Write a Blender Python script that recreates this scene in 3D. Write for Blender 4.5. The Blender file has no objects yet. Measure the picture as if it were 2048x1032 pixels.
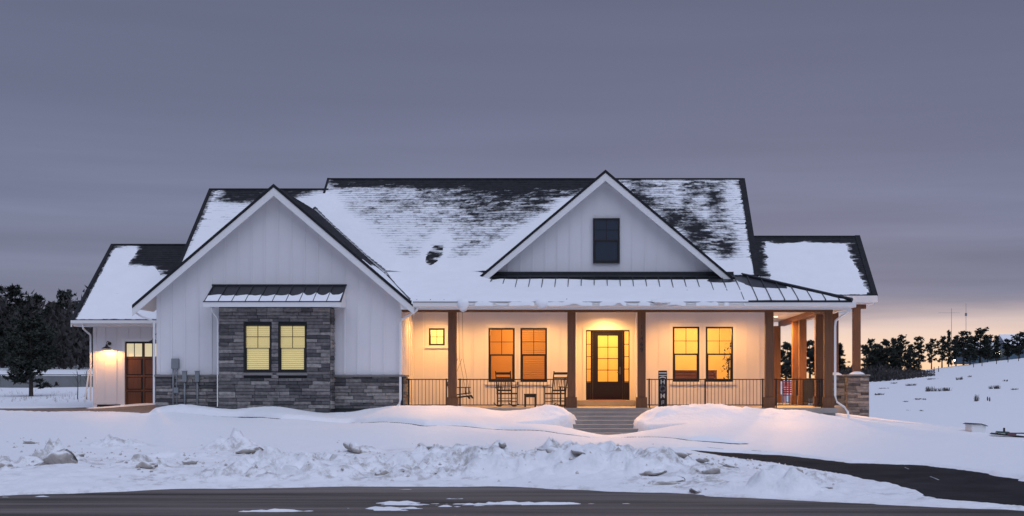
import bpy, math, random
import numpy as np
from mathutils import Vector, Matrix

random.seed(11)
R = math.radians
sc = bpy.context.scene
COL = sc.collection

# ------------------------------------------------------------------ camera
F, D0, VX, VY, CZ = 2600.0, 40.0, 1195.0, 765.0, 0.78      # focal length (px of the 2048 photo), distance, vanishing point, eye height
cam = bpy.data.objects.new('camera', bpy.data.cameras.new('camera'))
COL.objects.link(cam)
cam.location = (0, -D0, CZ)
cam.rotation_euler = (R(90), 0, 0)
cam.data.sensor_width = 36
cam.data.lens = 36 * F / 2048
cam.data.shift_x = (1024 - VX) / 2048
cam.data.shift_y = (VY - 516) / 2048
cam.data.clip_end = 3000
sc.camera = cam

# ------------------------------------------------------------------ world: dusk overcast with a sunset gap low on the horizon
world = bpy.data.worlds.new('World')
sc.world = world
world.use_nodes = True
wt = world.node_tree
for n in list(wt.nodes):
    wt.nodes.remove(n)


def N(t, kind, **kw):
    n = t.nodes.new(kind)
    for k, v in kw.items():
        if k.startswith('i_'):
            key = k[2:]
            n.inputs[int(key) if key.isdigit() else key.replace('_', ' ')].default_value = v
        else:
            setattr(n, k, v)
    return n


def ramp(t, stops, interp='LINEAR'):
    n = t.nodes.new('ShaderNodeValToRGB')
    cr = n.color_ramp
    cr.interpolation = interp
    while len(cr.elements) < len(stops):
        cr.elements.new(0.5)
    for e, (p, c) in zip(cr.elements, stops):
        e.position = p
        e.color = (c[0], c[1], c[2], 1) if not isinstance(c, (int, float)) else (c, c, c, 1)
    return n


SUNSET_AZ = 8.0
wl = wt.links.new
w_out = N(wt, 'ShaderNodeOutputWorld')
w_bg = N(wt, 'ShaderNodeBackground')
w_bg.inputs['Strength'].default_value = 1.0
w_co = N(wt, 'ShaderNodeTexCoord')
w_sep = N(wt, 'ShaderNodeSeparateXYZ')
wl(w_co.outputs['Generated'], w_sep.inputs[0])
w_sky = N(wt, 'ShaderNodeTexSky', sky_type='NISHITA', sun_disc=False, sun_elevation=R(1.0), sun_rotation=R(SUNSET_AZ), dust_density=3.0)
w_skys = N(wt, 'ShaderNodeVectorMath', operation='SCALE')
w_skys.inputs['Scale'].default_value = 0.10
wl(w_sky.outputs[0], w_skys.inputs[0])
# cloud deck, stretched noise so that it lies in flat bands
w_map = N(wt, 'ShaderNodeMapping')
w_map.inputs['Scale'].default_value = (2.2, 2.2, 22.0)
wl(w_co.outputs['Generated'], w_map.inputs[0])
w_noi = N(wt, 'ShaderNodeTexNoise', i_Scale=1.3, i_Detail=5.0, i_Roughness=0.55)
wl(w_map.outputs[0], w_noi.inputs['Vector'])
w_nz = N(wt, 'ShaderNodeMath', operation='MULTIPLY_ADD')          # elevation wobbled by the clouds
w_nz.inputs[1].default_value = 0.045
w_nsub = N(wt, 'ShaderNodeMath', operation='SUBTRACT')
w_nsub.inputs[1].default_value = 0.5
wl(w_noi.outputs['Fac'], w_nsub.inputs[0])
wl(w_nsub.outputs[0], w_nz.inputs[0])
wl(w_sep.outputs['Z'], w_nz.inputs[2])
w_deck = ramp(wt, [(0.0, (0.235, 0.232, 0.300)), (0.075, (0.212, 0.228, 0.326)), (0.13, (0.202, 0.224, 0.340)),
                   (0.20, (0.162, 0.179, 0.279)), (0.29, (0.137, 0.153, 0.240)), (0.55, (0.195, 0.215, 0.335)), (1.0, (0.285, 0.308, 0.46))])
wl(w_nz.outputs[0], w_deck.inputs[0])
# sunset gap: strongest low down, towards the sunset azimuth
w_dot = N(wt, 'ShaderNodeVectorMath', operation='DOT_PRODUCT')
w_dot.inputs[1].default_value = (math.sin(R(SUNSET_AZ)), math.cos(R(SUNSET_AZ)), 0)
wl(w_co.outputs['Generated'], w_dot.inputs[0])
w_az = N(wt, 'ShaderNodeMapRange', interpolation_type='SMOOTHSTEP')
w_az.inputs['From Min'].default_value = math.cos(R(30))
w_az.inputs['From Max'].default_value = math.cos(R(7))
wl(w_dot.outputs['Value'], w_az.inputs['Value'])
w_el = N(wt, 'ShaderNodeMapRange', interpolation_type='SMOOTHSTEP')
w_el.inputs['From Min'].default_value = 0.066
w_el.inputs['From Max'].default_value = 0.034
wl(w_nz.outputs[0], w_el.inputs['Value'])
w_gl = N(wt, 'ShaderNodeMath', operation='MULTIPLY')
wl(w_az.outputs[0], w_gl.inputs[0])
wl(w_el.outputs[0], w_gl.inputs[1])
w_gcol = ramp(wt, [(0.0, (1.0, 0.58, 0.28)), (0.022, (0.90, 0.65, 0.47)), (0.045, (0.70, 0.55, 0.50)), (0.07, (0.38, 0.345, 0.41))])
wl(w_sep.outputs['Z'], w_gcol.inputs[0])
w_mix = N(wt, 'ShaderNodeMix', data_type='RGBA')
wl(w_gl.outputs[0], w_mix.inputs[0])
# pale and dark streaks in the cloud deck
w_map2 = N(wt, 'ShaderNodeMapping')
w_map2.inputs['Scale'].default_value = (1.6, 1.6, 26.0)
w_map2.inputs['Location'].default_value = (3.1, 0.4, 1.7)
wl(w_co.outputs['Generated'], w_map2.inputs[0])
w_no2 = N(wt, 'ShaderNodeTexNoise', i_Scale=1.5, i_Detail=4.0, i_Roughness=0.5)
wl(w_map2.outputs[0], w_no2.inputs['Vector'])
w_str = N(wt, 'ShaderNodeMapRange')
w_str.inputs['From Min'].default_value = 0.3
w_str.inputs['From Max'].default_value = 0.7
w_str.inputs['To Min'].default_value = -0.5
w_str.inputs['To Max'].default_value = 0.5
wl(w_no2.outputs['Fac'], w_str.inputs['Value'])
w_low = N(wt, 'ShaderNodeMapRange', interpolation_type='SMOOTHSTEP')   # the streaks are long and thin low down, faint overhead
w_low.inputs['From Min'].default_value = 0.22
w_low.inputs['From Max'].default_value = 0.07
w_low.inputs['To Min'].default_value = 0.05
w_low.inputs['To Max'].default_value = 0.30
wl(w_sep.outputs['Z'], w_low.inputs['Value'])
w_sm = N(wt, 'ShaderNodeMath', operation='MULTIPLY_ADD')
w_sm.inputs[2].default_value = 0.845
wl(w_str.outputs[0], w_sm.inputs[0])
wl(w_low.outputs[0], w_sm.inputs[1])
w_dk = N(wt, 'ShaderNodeVectorMath', operation='SCALE')
wl(w_deck.outputs[0], w_dk.inputs[0])
wl(w_sm.outputs[0], w_dk.inputs['Scale'])
wl(w_dk.outputs[0], w_mix.inputs[6])
wl(w_gcol.outputs[0], w_mix.inputs[7])
w_mx2 = N(wt, 'ShaderNodeMix', data_type='RGBA')                  # a little of the clear sky behind the cloud
w_mx2.inputs[0].default_value = 0.02
wl(w_mix.outputs[2], w_mx2.inputs[6])
wl(w_skys.outputs[0], w_mx2.inputs[7])
wl(w_mx2.outputs[2], w_bg.inputs['Color'])
wl(w_bg.outputs[0], w_out.inputs['Surface'])

# ------------------------------------------------------------------ one very soft lamp: the bright part of the twilight dome behind the camera
sun = bpy.data.objects.new('sun', bpy.data.lights.new('sun', 'SUN'))
COL.objects.link(sun)
sun.data.energy = 1.5
sun.data.angle = R(75)
sun.data.color = (0.74, 0.82, 1.0)
sun.rotation_euler = (R(27), R(14), 0)

sc.view_settings.view_transform = 'Standard'
sc.view_settings.look = 'None'
sc.view_settings.exposure = 0.20
sc.view_settings.gamma = 1.0
sc.render.engine = 'CYCLES'
sc.cycles.use_denoising = True
sc.cycles.max_bounces = 6
sc.cycles.transparent_max_bounces = 12
sc.cycles.sample_clamp_indirect = 4.0


# ================================================================== helpers
def X(px, y):                       # photo column -> x at depth plane y
    return (px - VX) * (D0 + y) / F


def Z(py, y):                       # photo row -> z at depth plane y
    return CZ + (VY - py) * (D0 + y) / F


_perm = np.random.RandomState(5).rand(256, 256)


def vnoise(x, y):
    xi = np.floor(x).astype(int)
    yi = np.floor(y).astype(int)
    fx = x - xi
    fy = y - yi
    fx = fx * fx * fx * (fx * (fx * 6 - 15) + 10)
    fy = fy * fy * fy * (fy * (fy * 6 - 15) + 10)
    a = _perm[xi % 256, yi % 256]
    b = _perm[(xi + 1) % 256, yi % 256]
    c = _perm[xi % 256, (yi + 1) % 256]
    d = _perm[(xi + 1) % 256, (yi + 1) % 256]
    return ((a * (1 - fx) + b * fx) * (1 - fy) + (c * (1 - fx) + d * fx) * fy) * 2 - 1


def fbm(x, y, sx, sy=None, octv=4, gain=0.5, off=0.0):
    sy = sy or sx
    x = np.asarray(x, float)
    y = np.asarray(y, float)
    out = 0.0
    amp = 1.0
    tot = 0.0
    fx, fy = 1 / sx, 1 / sy
    for k in range(octv):
        out = out + amp * vnoise(x * fx + 17.3 * k + off, y * fy + 9.1 * k + off * 1.7)
        tot += amp
        amp *= gain
        fx *= 2.03
        fy *= 2.03
    return out / tot


def sstep(a, b, x):
    t = np.clip((np.asarray(x, float) - a) / (b - a), 0, 1)
    return t * t * (3 - 2 * t)


# ------------------------------------------------------------------ materials
def mat(name, col, rough=0.6, var=0.0, scale=3.0, bump=0.0, bscale=40.0, metal=0.0, spec=0.5, stretch=None, rand=0.0, coords='Object'):
    m = bpy.data.materials.new(name)
    m.use_nodes = True
    t = m.node_tree
    b = t.nodes['Principled BSDF']
    b.inputs['Roughness'].default_value = rough
    b.inputs['Metallic'].default_value = metal
    b.inputs['Specular IOR Level'].default_value = spec
    b.inputs['Base Color'].default_value = (*col, 1)
    src = None
    if var or bump:
        tc = N(t, 'ShaderNodeTexCoord')
        mp = N(t, 'ShaderNodeMapping')
        if stretch:
            mp.inputs['Scale'].default_value = stretch
        t.links.new(tc.outputs[coords], mp.inputs[0])
        src = mp.outputs[0]
    fac = None
    if var:
        n = N(t, 'ShaderNodeTexNoise', i_Scale=scale, i_Detail=6.0, i_Roughness=0.6)
        t.links.new(src, n.inputs['Vector'])
        mr = N(t, 'ShaderNodeMapRange')
        mr.inputs['From Min'].default_value = 0.25
        mr.inputs['From Max'].default_value = 0.75
        mr.inputs['To Min'].default_value = 1 - var
        mr.inputs['To Max'].default_value = 1 + var
        t.links.new(n.outputs['Fac'], mr.inputs['Value'])
        fac = mr.outputs[0]
    if rand:
        oi = N(t, 'ShaderNodeObjectInfo')
        mr2 = N(t, 'ShaderNodeMapRange')
        mr2.inputs['To Min'].default_value = 1 - rand
        mr2.inputs['To Max'].default_value = 1 + rand
        t.links.new(oi.outputs['Random'], mr2.inputs['Value'])
        if fac is not None:
            mu = N(t, 'ShaderNodeMath', operation='MULTIPLY')
            t.links.new(fac, mu.inputs[0])
            t.links.new(mr2.outputs[0], mu.inputs[1])
            fac = mu.outputs[0]
        else:
            fac = mr2.outputs[0]
    if fac is not None:
        vm = N(t, 'ShaderNodeVectorMath', operation='SCALE')
        vm.inputs[0].default_value = col
        t.links.new(fac, vm.inputs['Scale'])
        t.links.new(vm.outputs[0], b.inputs['Base Color'])
    if bump:
        nb = N(t, 'ShaderNodeTexNoise', i_Scale=bscale, i_Detail=5.0)
        t.links.new(src, nb.inputs['Vector'])
        bp = N(t, 'ShaderNodeBump')
        bp.inputs['Strength'].default_value = bump
        bp.inputs['Distance'].default_value = 0.02
        t.links.new(nb.outputs['Fac'], bp.inputs['Height'])
        t.links.new(bp.outputs[0], b.inputs['Normal'])
    return m


def emit_mat(name, col, strength):
    m = bpy.data.materials.new(name)
    m.use_nodes = True
    b = m.node_tree.nodes['Principled BSDF']
    b.inputs['Base Color'].default_value = (*col, 1)
    b.inputs['Emission Color'].default_value = (*col, 1)
    b.inputs['Emission Strength'].default_value = strength
    return m


def glass_mat(name, tint=(1, 1, 1), refl=0.01):
    m = bpy.data.materials.new(name)
    m.use_nodes = True
    t = m.node_tree
    for n in list(t.nodes):
        t.nodes.remove(n)
    o = N(t, 'ShaderNodeOutputMaterial')
    mx = N(t, 'ShaderNodeMixShader')
    tr = N(t, 'ShaderNodeBsdfTransparent')
    tr.inputs['Color'].default_value = (*tint, 1)
    gl = N(t, 'ShaderNodeBsdfGlossy')
    gl.inputs['Roughness'].default_value = 0.03
    fr = N(t, 'ShaderNodeFresnel', i_IOR=1.45)
    ma = N(t, 'ShaderNodeMath', operation='ADD')
    ma.inputs[1].default_value = refl
    t.links.new(fr.outputs[0], ma.inputs[0])
    t.links.new(ma.outputs[0], mx.inputs[0])
    t.links.new(tr.outputs[0], mx.inputs[1])
    t.links.new(gl.outputs[0], mx.inputs[2])
    t.links.new(mx.outputs[0], o.inputs['Surface'])
    return m


def stone_mat():
    m = bpy.data.materials.new('ledge_stone')
    m.use_nodes = True
    t = m.node_tree
    b = t.nodes['Principled BSDF']
    b.inputs['Roughness'].default_value = 0.85
    oi = N(t, 'ShaderNodeObjectInfo')
    cr = ramp(t, [(0.0, (0.05, 0.048, 0.054)), (0.25, (0.095, 0.09, 0.095)), (0.5, (0.15, 0.14, 0.14)), (0.75, (0.20, 0.185, 0.18)), (1.0, (0.30, 0.28, 0.265))])
    t.links.new(oi.outputs['Random'], cr.inputs[0])
    tc = N(t, 'ShaderNodeTexCoord')
    n = N(t, 'ShaderNodeTexNoise', i_Scale=14.0, i_Detail=6.0, i_Roughness=0.65)
    t.links.new(tc.outputs['Object'], n.inputs['Vector'])
    geo = N(t, 'ShaderNodeNewGeometry')
    n2 = N(t, 'ShaderNodeTexNoise', i_Scale=9.0, i_Detail=6.0, i_Roughness=0.65)
    t.links.new(geo.outputs['Position'], n2.inputs['Vector'])
    mr = N(t, 'ShaderNodeMapRange')
    mr.inputs['From Min'].default_value = 0.3
    mr.inputs['From Max'].default_value = 0.7
    mr.inputs['To Min'].default_value = 0.6
    mr.inputs['To Max'].default_value = 1.4
    t.links.new(n2.outputs['Fac'], mr.inputs['Value'])
    vm = N(t, 'ShaderNodeVectorMath', operation='SCALE')
    t.links.new(cr.outputs[0], vm.inputs[0])
    t.links.new(mr.outputs[0], vm.inputs['Scale'])
    t.links.new(vm.outputs[0], b.inputs['Base Color'])
    bp = N(t, 'ShaderNodeBump')
    bp.inputs['Strength'].default_value = 0.6
    bp.inputs['Distance'].default_value = 0.02
    t.links.new(n2.outputs['Fac'], bp.inputs['Height'])
    t.links.new(bp.outputs[0], b.inputs['Normal'])
    return m


def ground_snow_mat():
    m = mat('snow', (0.80, 0.815, 0.85), 0.55, 0.0, 1.3, 0.0, 9.0, spec=0.3)
    t = m.node_tree
    b = t.nodes['Principled BSDF']
    geo = N(t, 'ShaderNodeNewGeometry')
    at = N(t, 'ShaderNodeAttribute', attribute_name='dirt_shade')
    n = N(t, 'ShaderNodeTexNoise', i_Scale=3.5, i_Detail=7.0, i_Roughness=0.7)
    t.links.new(geo.outputs['Position'], n.inputs['Vector'])
    th = N(t, 'ShaderNodeMapRange', interpolation_type='SMOOTHSTEP')
    th.inputs['From Min'].default_value = 0.44
    th.inputs['From Max'].default_value = 0.66
    t.links.new(n.outputs['Fac'], th.inputs['Value'])
    mu = N(t, 'ShaderNodeMath', operation='MULTIPLY')
    t.links.new(th.outputs[0], mu.inputs[0])
    t.links.new(at.outputs['Fac'], mu.inputs[1])
    mx = N(t, 'ShaderNodeMix', data_type='RGBA')
    mx.inputs[6].default_value = (0.80, 0.815, 0.85, 1)
    mx.inputs[7].default_value = (0.40, 0.38, 0.37, 1)  # ploughed-in dirt, darkened further to make up for weak bank shadows
    t.links.new(mu.outputs[0], mx.inputs[0])
    t.links.new(mx.outputs[2], b.inputs['Base Color'])
    prev = None
    for sc_, dist, st in ((2.2, 0.10, 0.35), (9.0, 0.035, 0.5), (38.0, 0.012, 0.5)):
        nb = N(t, 'ShaderNodeTexNoise', i_Scale=sc_, i_Detail=4.0, i_Roughness=0.6)
        t.links.new(geo.outputs['Position'], nb.inputs['Vector'])
        bp = N(t, 'ShaderNodeBump')
        bp.inputs['Strength'].default_value = st
        bp.inputs['Distance'].default_value = dist
        t.links.new(nb.outputs['Fac'], bp.inputs['Height'])
        if prev is not None:
            t.links.new(prev.outputs[0], bp.inputs['Normal'])
        prev = bp
    t.links.new(prev.outputs[0], b.inputs['Normal'])
    return m


def shingle_mat():
    """dark shingle with powder snow caught on it; how much lies where is the 'dust' attribute"""
    m = mat('asphalt_shingle', (0.022, 0.023, 0.027), 0.9, 0.35, 6.0, 0.5, 60.0, spec=0.2)
    t = m.node_tree
    b = t.nodes['Principled BSDF']
    src = b.inputs['Base Color'].links[0].from_socket
    geo = N(t, 'ShaderNodeNewGeometry')
    at = N(t, 'ShaderNodeAttribute', attribute_name='dust')
    mp_ = N(t, 'ShaderNodeMapping')
    mp_.inputs['Scale'].default_value = (1.0, 1.6, 1.6)
    t.links.new(geo.outputs['Position'], mp_.inputs[0])
    n = N(t, 'ShaderNodeTexNoise', i_Scale=7.0, i_Detail=8.0, i_Roughness=0.72)
    t.links.new(mp_.outputs[0], n.inputs['Vector'])
    a = N(t, 'ShaderNodeMath', operation='MULTIPLY_ADD')
    a.inputs[1].default_value = 1.7
    t.links.new(n.outputs['Fac'], a.inputs[0])
    t.links.new(at.outputs['Fac'], a.inputs[2])
    mr = N(t, 'ShaderNodeMapRange', interpolation_type='SMOOTHSTEP')
    mr.inputs['From Min'].default_value = 0.98
    mr.inputs['From Max'].default_value = 1.78
    t.links.new(a.outputs[0], mr.inputs['Value'])
    gate = N(t, 'ShaderNodeMapRange', interpolation_type='SMOOTHSTEP')
    gate.inputs['From Min'].default_value = 0.02
    gate.inputs['From Max'].default_value = 0.25
    t.links.new(at.outputs['Fac'], gate.inputs['Value'])
    mu = N(t, 'ShaderNodeMath', operation='MULTIPLY')
    t.links.new(mr.outputs[0], mu.inputs[0])
    t.links.new(gate.outputs[0], mu.inputs[1])
    mx = N(t, 'ShaderNodeMix', data_type='RGBA')
    t.links.new(mu.outputs[0], mx.inputs[0])
    t.links.new(src, mx.inputs[6])
    mx.inputs[7].default_value = (0.78, 0.795, 0.83, 1)
    t.links.new(mx.outputs[2], b.inputs['Base Color'])
    return m


M = {
    'snow': ground_snow_mat(),
    'roof_snow': mat('roof_snow', (0.80, 0.815, 0.85), 0.6, 0.03, 2.0, 0.25, 25.0, spec=0.3),
    'dirty_snow': mat('dirty_snow', (0.56, 0.53, 0.51), 0.7, 0.35, 5.0, 0.9, 12.0, spec=0.3),
    'siding': mat('white_siding', (0.735, 0.725, 0.75), 0.55, 0.03, 1.2),
    'trim': mat('white_trim', (0.78, 0.78, 0.78), 0.45, 0.02, 2.0),
    'ceil': mat('porch_ceiling', (0.7, 0.69, 0.67), 0.6, 0.02, 2.0),
    'shingle': shingle_mat(),
    'metal': mat('dark_standing_seam', (0.025, 0.027, 0.032), 0.4, 0.12, 3.0, metal=0.3),
    'black': mat('black_metal', (0.010, 0.010, 0.011), 0.45, 0.1, 4.0),
    'blackwood': mat('black_painted_wood', (0.012, 0.010, 0.009), 0.5, 0.1, 4.0),
    'cedar': mat('stained_cedar', (0.145, 0.060, 0.023), 0.6, 0.28, 2.5, 0.3, 8.0, stretch=(9, 9, 0.7), rand=0.08, coords='Object'),
    'cedarh': mat('stained_cedar_beam', (0.150, 0.062, 0.025), 0.6, 0.28, 2.5, 0.3, 8.0, stretch=(0.7, 9, 9)),
    'doorwood': mat('garage_door_wood', (0.135, 0.048, 0.019), 0.4, 0.3, 2.0, stretch=(12, 12, 0.8), rand=0.15),
    'darkdoor': mat('dark_stained_door', (0.009, 0.0045, 0.003), 0.35, 0.2, 3.0),
    'stone': stone_mat(),
    'mortar': mat('mortar', (0.03, 0.03, 0.033), 0.95, 0.2, 20.0),
    'sill': mat('cast_sill', (0.2, 0.19, 0.185), 0.8, 0.15, 8.0),
    'concrete': mat('concrete', (0.30, 0.28, 0.265), 0.85, 0.15, 2.5, 0.3, 30.0),
    'greywall': mat('grey_wall', (0.17, 0.175, 0.18), 0.85, 0.15, 1.5, 0.2, 20.0),
    'asphalt': mat('asphalt', (0.094, 0.079, 0.073), 0.8, 1.15, 1.0, 0.5, 80.0, spec=0.3, stretch=(0.10, 1.5, 1)),
    'drive': mat('asphalt_drive', (0.022, 0.021, 0.024), 0.95, 0.5, 1.2, 0.5, 80.0, spec=0.15),
    'apron': mat('apron_concrete', (0.16, 0.125, 0.105), 0.8, 0.2, 1.4, 0.3, 60.0),
    'utility': mat('utility_grey', (0.20, 0.22, 0.235), 0.5, 0.06, 6.0),
    'pvc': mat('grey_conduit', (0.22, 0.235, 0.25), 0.5, 0.05, 6.0),
    'needle': mat('pine_needles', (0.030, 0.036, 0.028), 0.8, 0.35, 1.5),
    'bark': mat('pine_bark', (0.05, 0.04, 0.035), 0.9, 0.3, 6.0, 0.6, 20.0),
    'shrubtwig': mat('dry_shrub', (0.10, 0.092, 0.09), 0.9, 0.3, 3.0),
    'brush': mat('dry_brush', (0.04, 0.036, 0.036), 0.9, 0.3, 3.0),
    'straw': mat('dry_grass', (0.20, 0.16, 0.12), 0.9, 0.3, 3.0),
    'roomA': mat('room_paint_tan', (0.62, 0.40, 0.10), 0.8, 0.05, 1.0),
    'roomB': mat('room_paint_cream', (0.84, 0.64, 0.26), 0.8, 0.05, 1.0),
    'roomC': mat('room_paint_pale', (0.85, 0.75, 0.45), 0.8, 0.05, 1.0),
    'furn': mat('brown_cabinet', (0.16, 0.06, 0.03), 0.5, 0.2, 4.0),
    'leaf': mat('house_plant_leaf', (0.03, 0.045, 0.02), 0.6, 0.2, 5.0),
    'glass': glass_mat('window_glass'),
    'dimglass': glass_mat('dark_window_glass', (0.75, 0.8, 0.85), 0.03),
    'dark': mat('dark_room', (0.085, 0.135, 0.185), 0.9, 0.1, 2.0),
    'blind': emit_mat('lit_blind', (0.72, 0.64, 0.33), 0.55),  # slats emit on their own instead of passing room light
    'blindback': emit_mat('glowing_blind_backing', (0.62, 0.45, 0.16), 0.05),  # faintly glowing panel in place of a room, shows between slats
    'garageglass': emit_mat('glowing_garage_glass', (0.80, 0.68, 0.40), 0.50),  # panes glow by themselves, standing in for the lamp's reflection
    'lamp': emit_mat('lamp_glow', (1.0, 0.62, 0.26), 12.0),
    'bulb': emit_mat('far_bulb', (1.0, 0.80, 0.5), 6.0),
    'mat': mat('door_mat', (0.30, 0.06, 0.03), 0.95, 0.25, 30.0),
    'signwhite': mat('sign_white', (0.72, 0.70, 0.66), 0.7, 0.1, 20.0),
    'wreath': mat('wreath_grey', (0.20, 0.19, 0.19), 0.9, 0.35, 30.0),
    'redslat': mat('red_slat', (0.35, 0.04, 0.035), 0.6, 0.1, 5.0),
    'cover': mat('black_cover', (0.012, 0.012, 0.014), 0.6, 0.2, 4.0, 0.5, 6.0),
    'greenpaint': mat('dull_green_board', (0.07, 0.11, 0.10), 0.7, 0.1, 4.0),
    'maroon': mat('maroon_board', (0.12, 0.05, 0.06), 0.7, 0.1, 4.0),
    'chain': mat('chain_steel', (0.12, 0.11, 0.10), 0.4, 0.1, 30.0, metal=0.7),
}


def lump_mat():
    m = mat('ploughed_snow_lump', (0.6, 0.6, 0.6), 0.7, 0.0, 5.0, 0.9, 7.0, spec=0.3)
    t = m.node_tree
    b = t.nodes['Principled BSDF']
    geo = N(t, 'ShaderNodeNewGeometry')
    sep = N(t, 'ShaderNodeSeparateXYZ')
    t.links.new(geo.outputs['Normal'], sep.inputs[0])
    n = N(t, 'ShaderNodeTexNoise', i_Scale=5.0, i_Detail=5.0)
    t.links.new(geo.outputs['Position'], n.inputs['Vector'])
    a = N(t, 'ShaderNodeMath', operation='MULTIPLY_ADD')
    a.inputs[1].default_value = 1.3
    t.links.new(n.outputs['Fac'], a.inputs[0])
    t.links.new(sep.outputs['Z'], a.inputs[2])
    r = ramp(t, [(0.55, (0.40, 0.365, 0.34)), (0.80, (0.55, 0.52, 0.50)), (1.0, (0.80, 0.815, 0.85))])  # white tops; grey-beige sides mix dirt with shade put into the colour
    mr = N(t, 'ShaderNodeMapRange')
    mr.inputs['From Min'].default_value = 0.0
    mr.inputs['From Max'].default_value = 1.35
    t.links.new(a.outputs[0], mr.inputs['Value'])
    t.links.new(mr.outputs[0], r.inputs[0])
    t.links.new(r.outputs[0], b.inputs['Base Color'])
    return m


M['lump'] = lump_mat()


# ------------------------------------------------------------------ mesh builder
class MB:
    def __init__(s):
        s.v, s.f = [], []

    def poly(s, pts):
        i = len(s.v)
        s.v += [tuple(p) for p in pts]
        s.f.append(tuple(range(i, i + len(pts))))
        return s

    def box(s, x0, x1, y0, y1, z0, z1):
        i = len(s.v)
        s.v += [(x0, y0, z0), (x1, y0, z0), (x1, y1, z0), (x0, y1, z0), (x0, y0, z1), (x1, y0, z1), (x1, y1, z1), (x0, y1, z1)]
        s.f += [tuple(i + k for k in q) for q in ((0, 3, 2, 1), (4, 5, 6, 7), (0, 1, 5, 4), (1, 2, 6, 5), (2, 3, 7, 6), (3, 0, 4, 7))]
        return s

    def prism(s, pts, ext):
        n = len(pts)
        i = len(s.v)
        e = Vector(ext)
        s.v += [tuple(p) for p in pts] + [tuple(Vector(p) + e) for p in pts]
        s.f.append(tuple(range(i, i + n)))
        s.f.append(tuple(range(i + 2 * n - 1, i + n - 1, -1)))
        for k in range(n):
            k2 = (k + 1) % n
            s.f.append((i + k2, i + k, i + n + k, i + n + k2))
        return s

    def tube(s, pts, r, n=8, r2=None, flat=1.0):
        pts = [Vector(p) for p in pts]
        rings = []
        m = len(pts)
        up0 = Vector((0, 0, 1))
        for k, p in enumerate(pts):
            d = (pts[min(k + 1, m - 1)] - pts[max(k - 1, 0)]).normalized()
            up = up0 if abs(d.z) < 0.9 else Vector((0, 1, 0))
            a = d.cross(up).normalized()
            b = a.cross(d).normalized()
            rr = r if r2 is None else r + (r2 - r) * k / max(m - 1, 1)
            i = len(s.v)
            for q in range(n):
                t = 2 * math.pi * (q + 0.5) / n
                s.v.append(tuple(p + a * (math.cos(t) * rr) + b * (math.sin(t) * rr * flat)))
            rings.append(i)
        for k in range(m - 1):
            for q in range(n):
                q2 = (q + 1) % n
                s.f.append((rings[k] + q, rings[k] + q2, rings[k + 1] + q2, rings[k + 1] + q))
        s.f.append(tuple(rings[0] + q for q in range(n))[::-1])
        s.f.append(tuple(rings[-1] + q for q in range(n)))
        return s

    def lathe(s, prof, c=(0, 0, 0), n=20):
        i = len(s.v)
        for r, z in prof:
            for q in range(n):
                t = 2 * math.pi * q / n
                s.v.append((c[0] + r * math.cos(t), c[1] + r * math.sin(t), c[2] + z))
        for k in range(len(prof) - 1):
            for q in range(n):
                q2 = (q + 1) % n
                s.f.append((i + k * n + q, i + k * n + q2, i + (k + 1) * n + q2, i + (k + 1) * n + q))
        return s

    def mesh(s, name):
        me = bpy.data.meshes.new(name)
        me.from_pydata(s.v, [], s.f)
        me.update()
        return me

    def build(s, name, m, parent=None, bevel=0.0, smooth=False, kind=None):
        me = s.mesh(name)
        me.materials.append(M[m] if isinstance(m, str) else m)
        o = link(name, me, parent)
        if smooth:
            me.polygons.foreach_set('use_smooth', [True] * len(me.polygons))
        if bevel:
            b = o.modifiers.new('bevel', 'BEVEL')
            b.width = bevel
            b.segments = 2
            b.limit_method = 'ANGLE'
        if kind:
            o['kind'] = kind
        return o


def link(name, data, parent=None):
    o = bpy.data.objects.new(name, data)
    COL.objects.link(o)
    if parent is not None:
        o.parent = parent
        if parent.type == 'EMPTY' and 'local' not in parent:
            o.matrix_parent_inverse = Matrix.Translation(-parent.location)
    return o


def thing(name, label, cat, loc, group=None, local=False, rz=0.0):
    o = bpy.data.objects.new(name, None)
    COL.objects.link(o)
    o.location = loc
    o.rotation_euler = (0, 0, rz)
    o.empty_display_size = 0.3
    if local:
        o['local'] = 1
    return tag(o, label, cat, group)


def tag(o, label, cat, group=None):
    o['label'] = label
    o['category'] = cat
    if group:
        o['group'] = group
    return o


def copy_tree(o, parent=None):
    c = o.copy()
    COL.objects.link(c)
    c.parent = parent
    for ch in o.children:
        copy_tree(ch, c)
    return c


def grid_mesh(name, xs, ys, zz, keep=None):
    ny, nx = zz.shape
    gx, gy = np.meshgrid(xs, ys)
    co = np.stack([gx, gy, zz], -1).reshape(-1, 3)
    idx = np.arange(nx * ny).reshape(ny, nx)
    q = np.stack([idx[:-1, :-1], idx[:-1, 1:], idx[1:, 1:], idx[1:, :-1]], -1).reshape(-1, 4)
    if keep is not None:
        q = q[keep.reshape(-1)]
        used = np.zeros(nx * ny, bool)
        used[q.reshape(-1)] = True
        rem = np.cumsum(used) - 1
        co = co[used]
        q = rem[q]
    me = bpy.data.meshes.new(name)
    me.vertices.add(len(co))
    me.vertices.foreach_set('co', co.reshape(-1).astype(np.float32))
    me.loops.add(q.size)
    me.loops.foreach_set('vertex_index', q.reshape(-1).astype(np.int32))
    me.polygons.add(len(q))
    me.polygons.foreach_set('loop_start', (np.arange(len(q)) * 4).astype(np.int32))
    me.polygons.foreach_set('use_smooth', np.ones(len(q), bool))
    me.update()
    me.validate()
    return me


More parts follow.
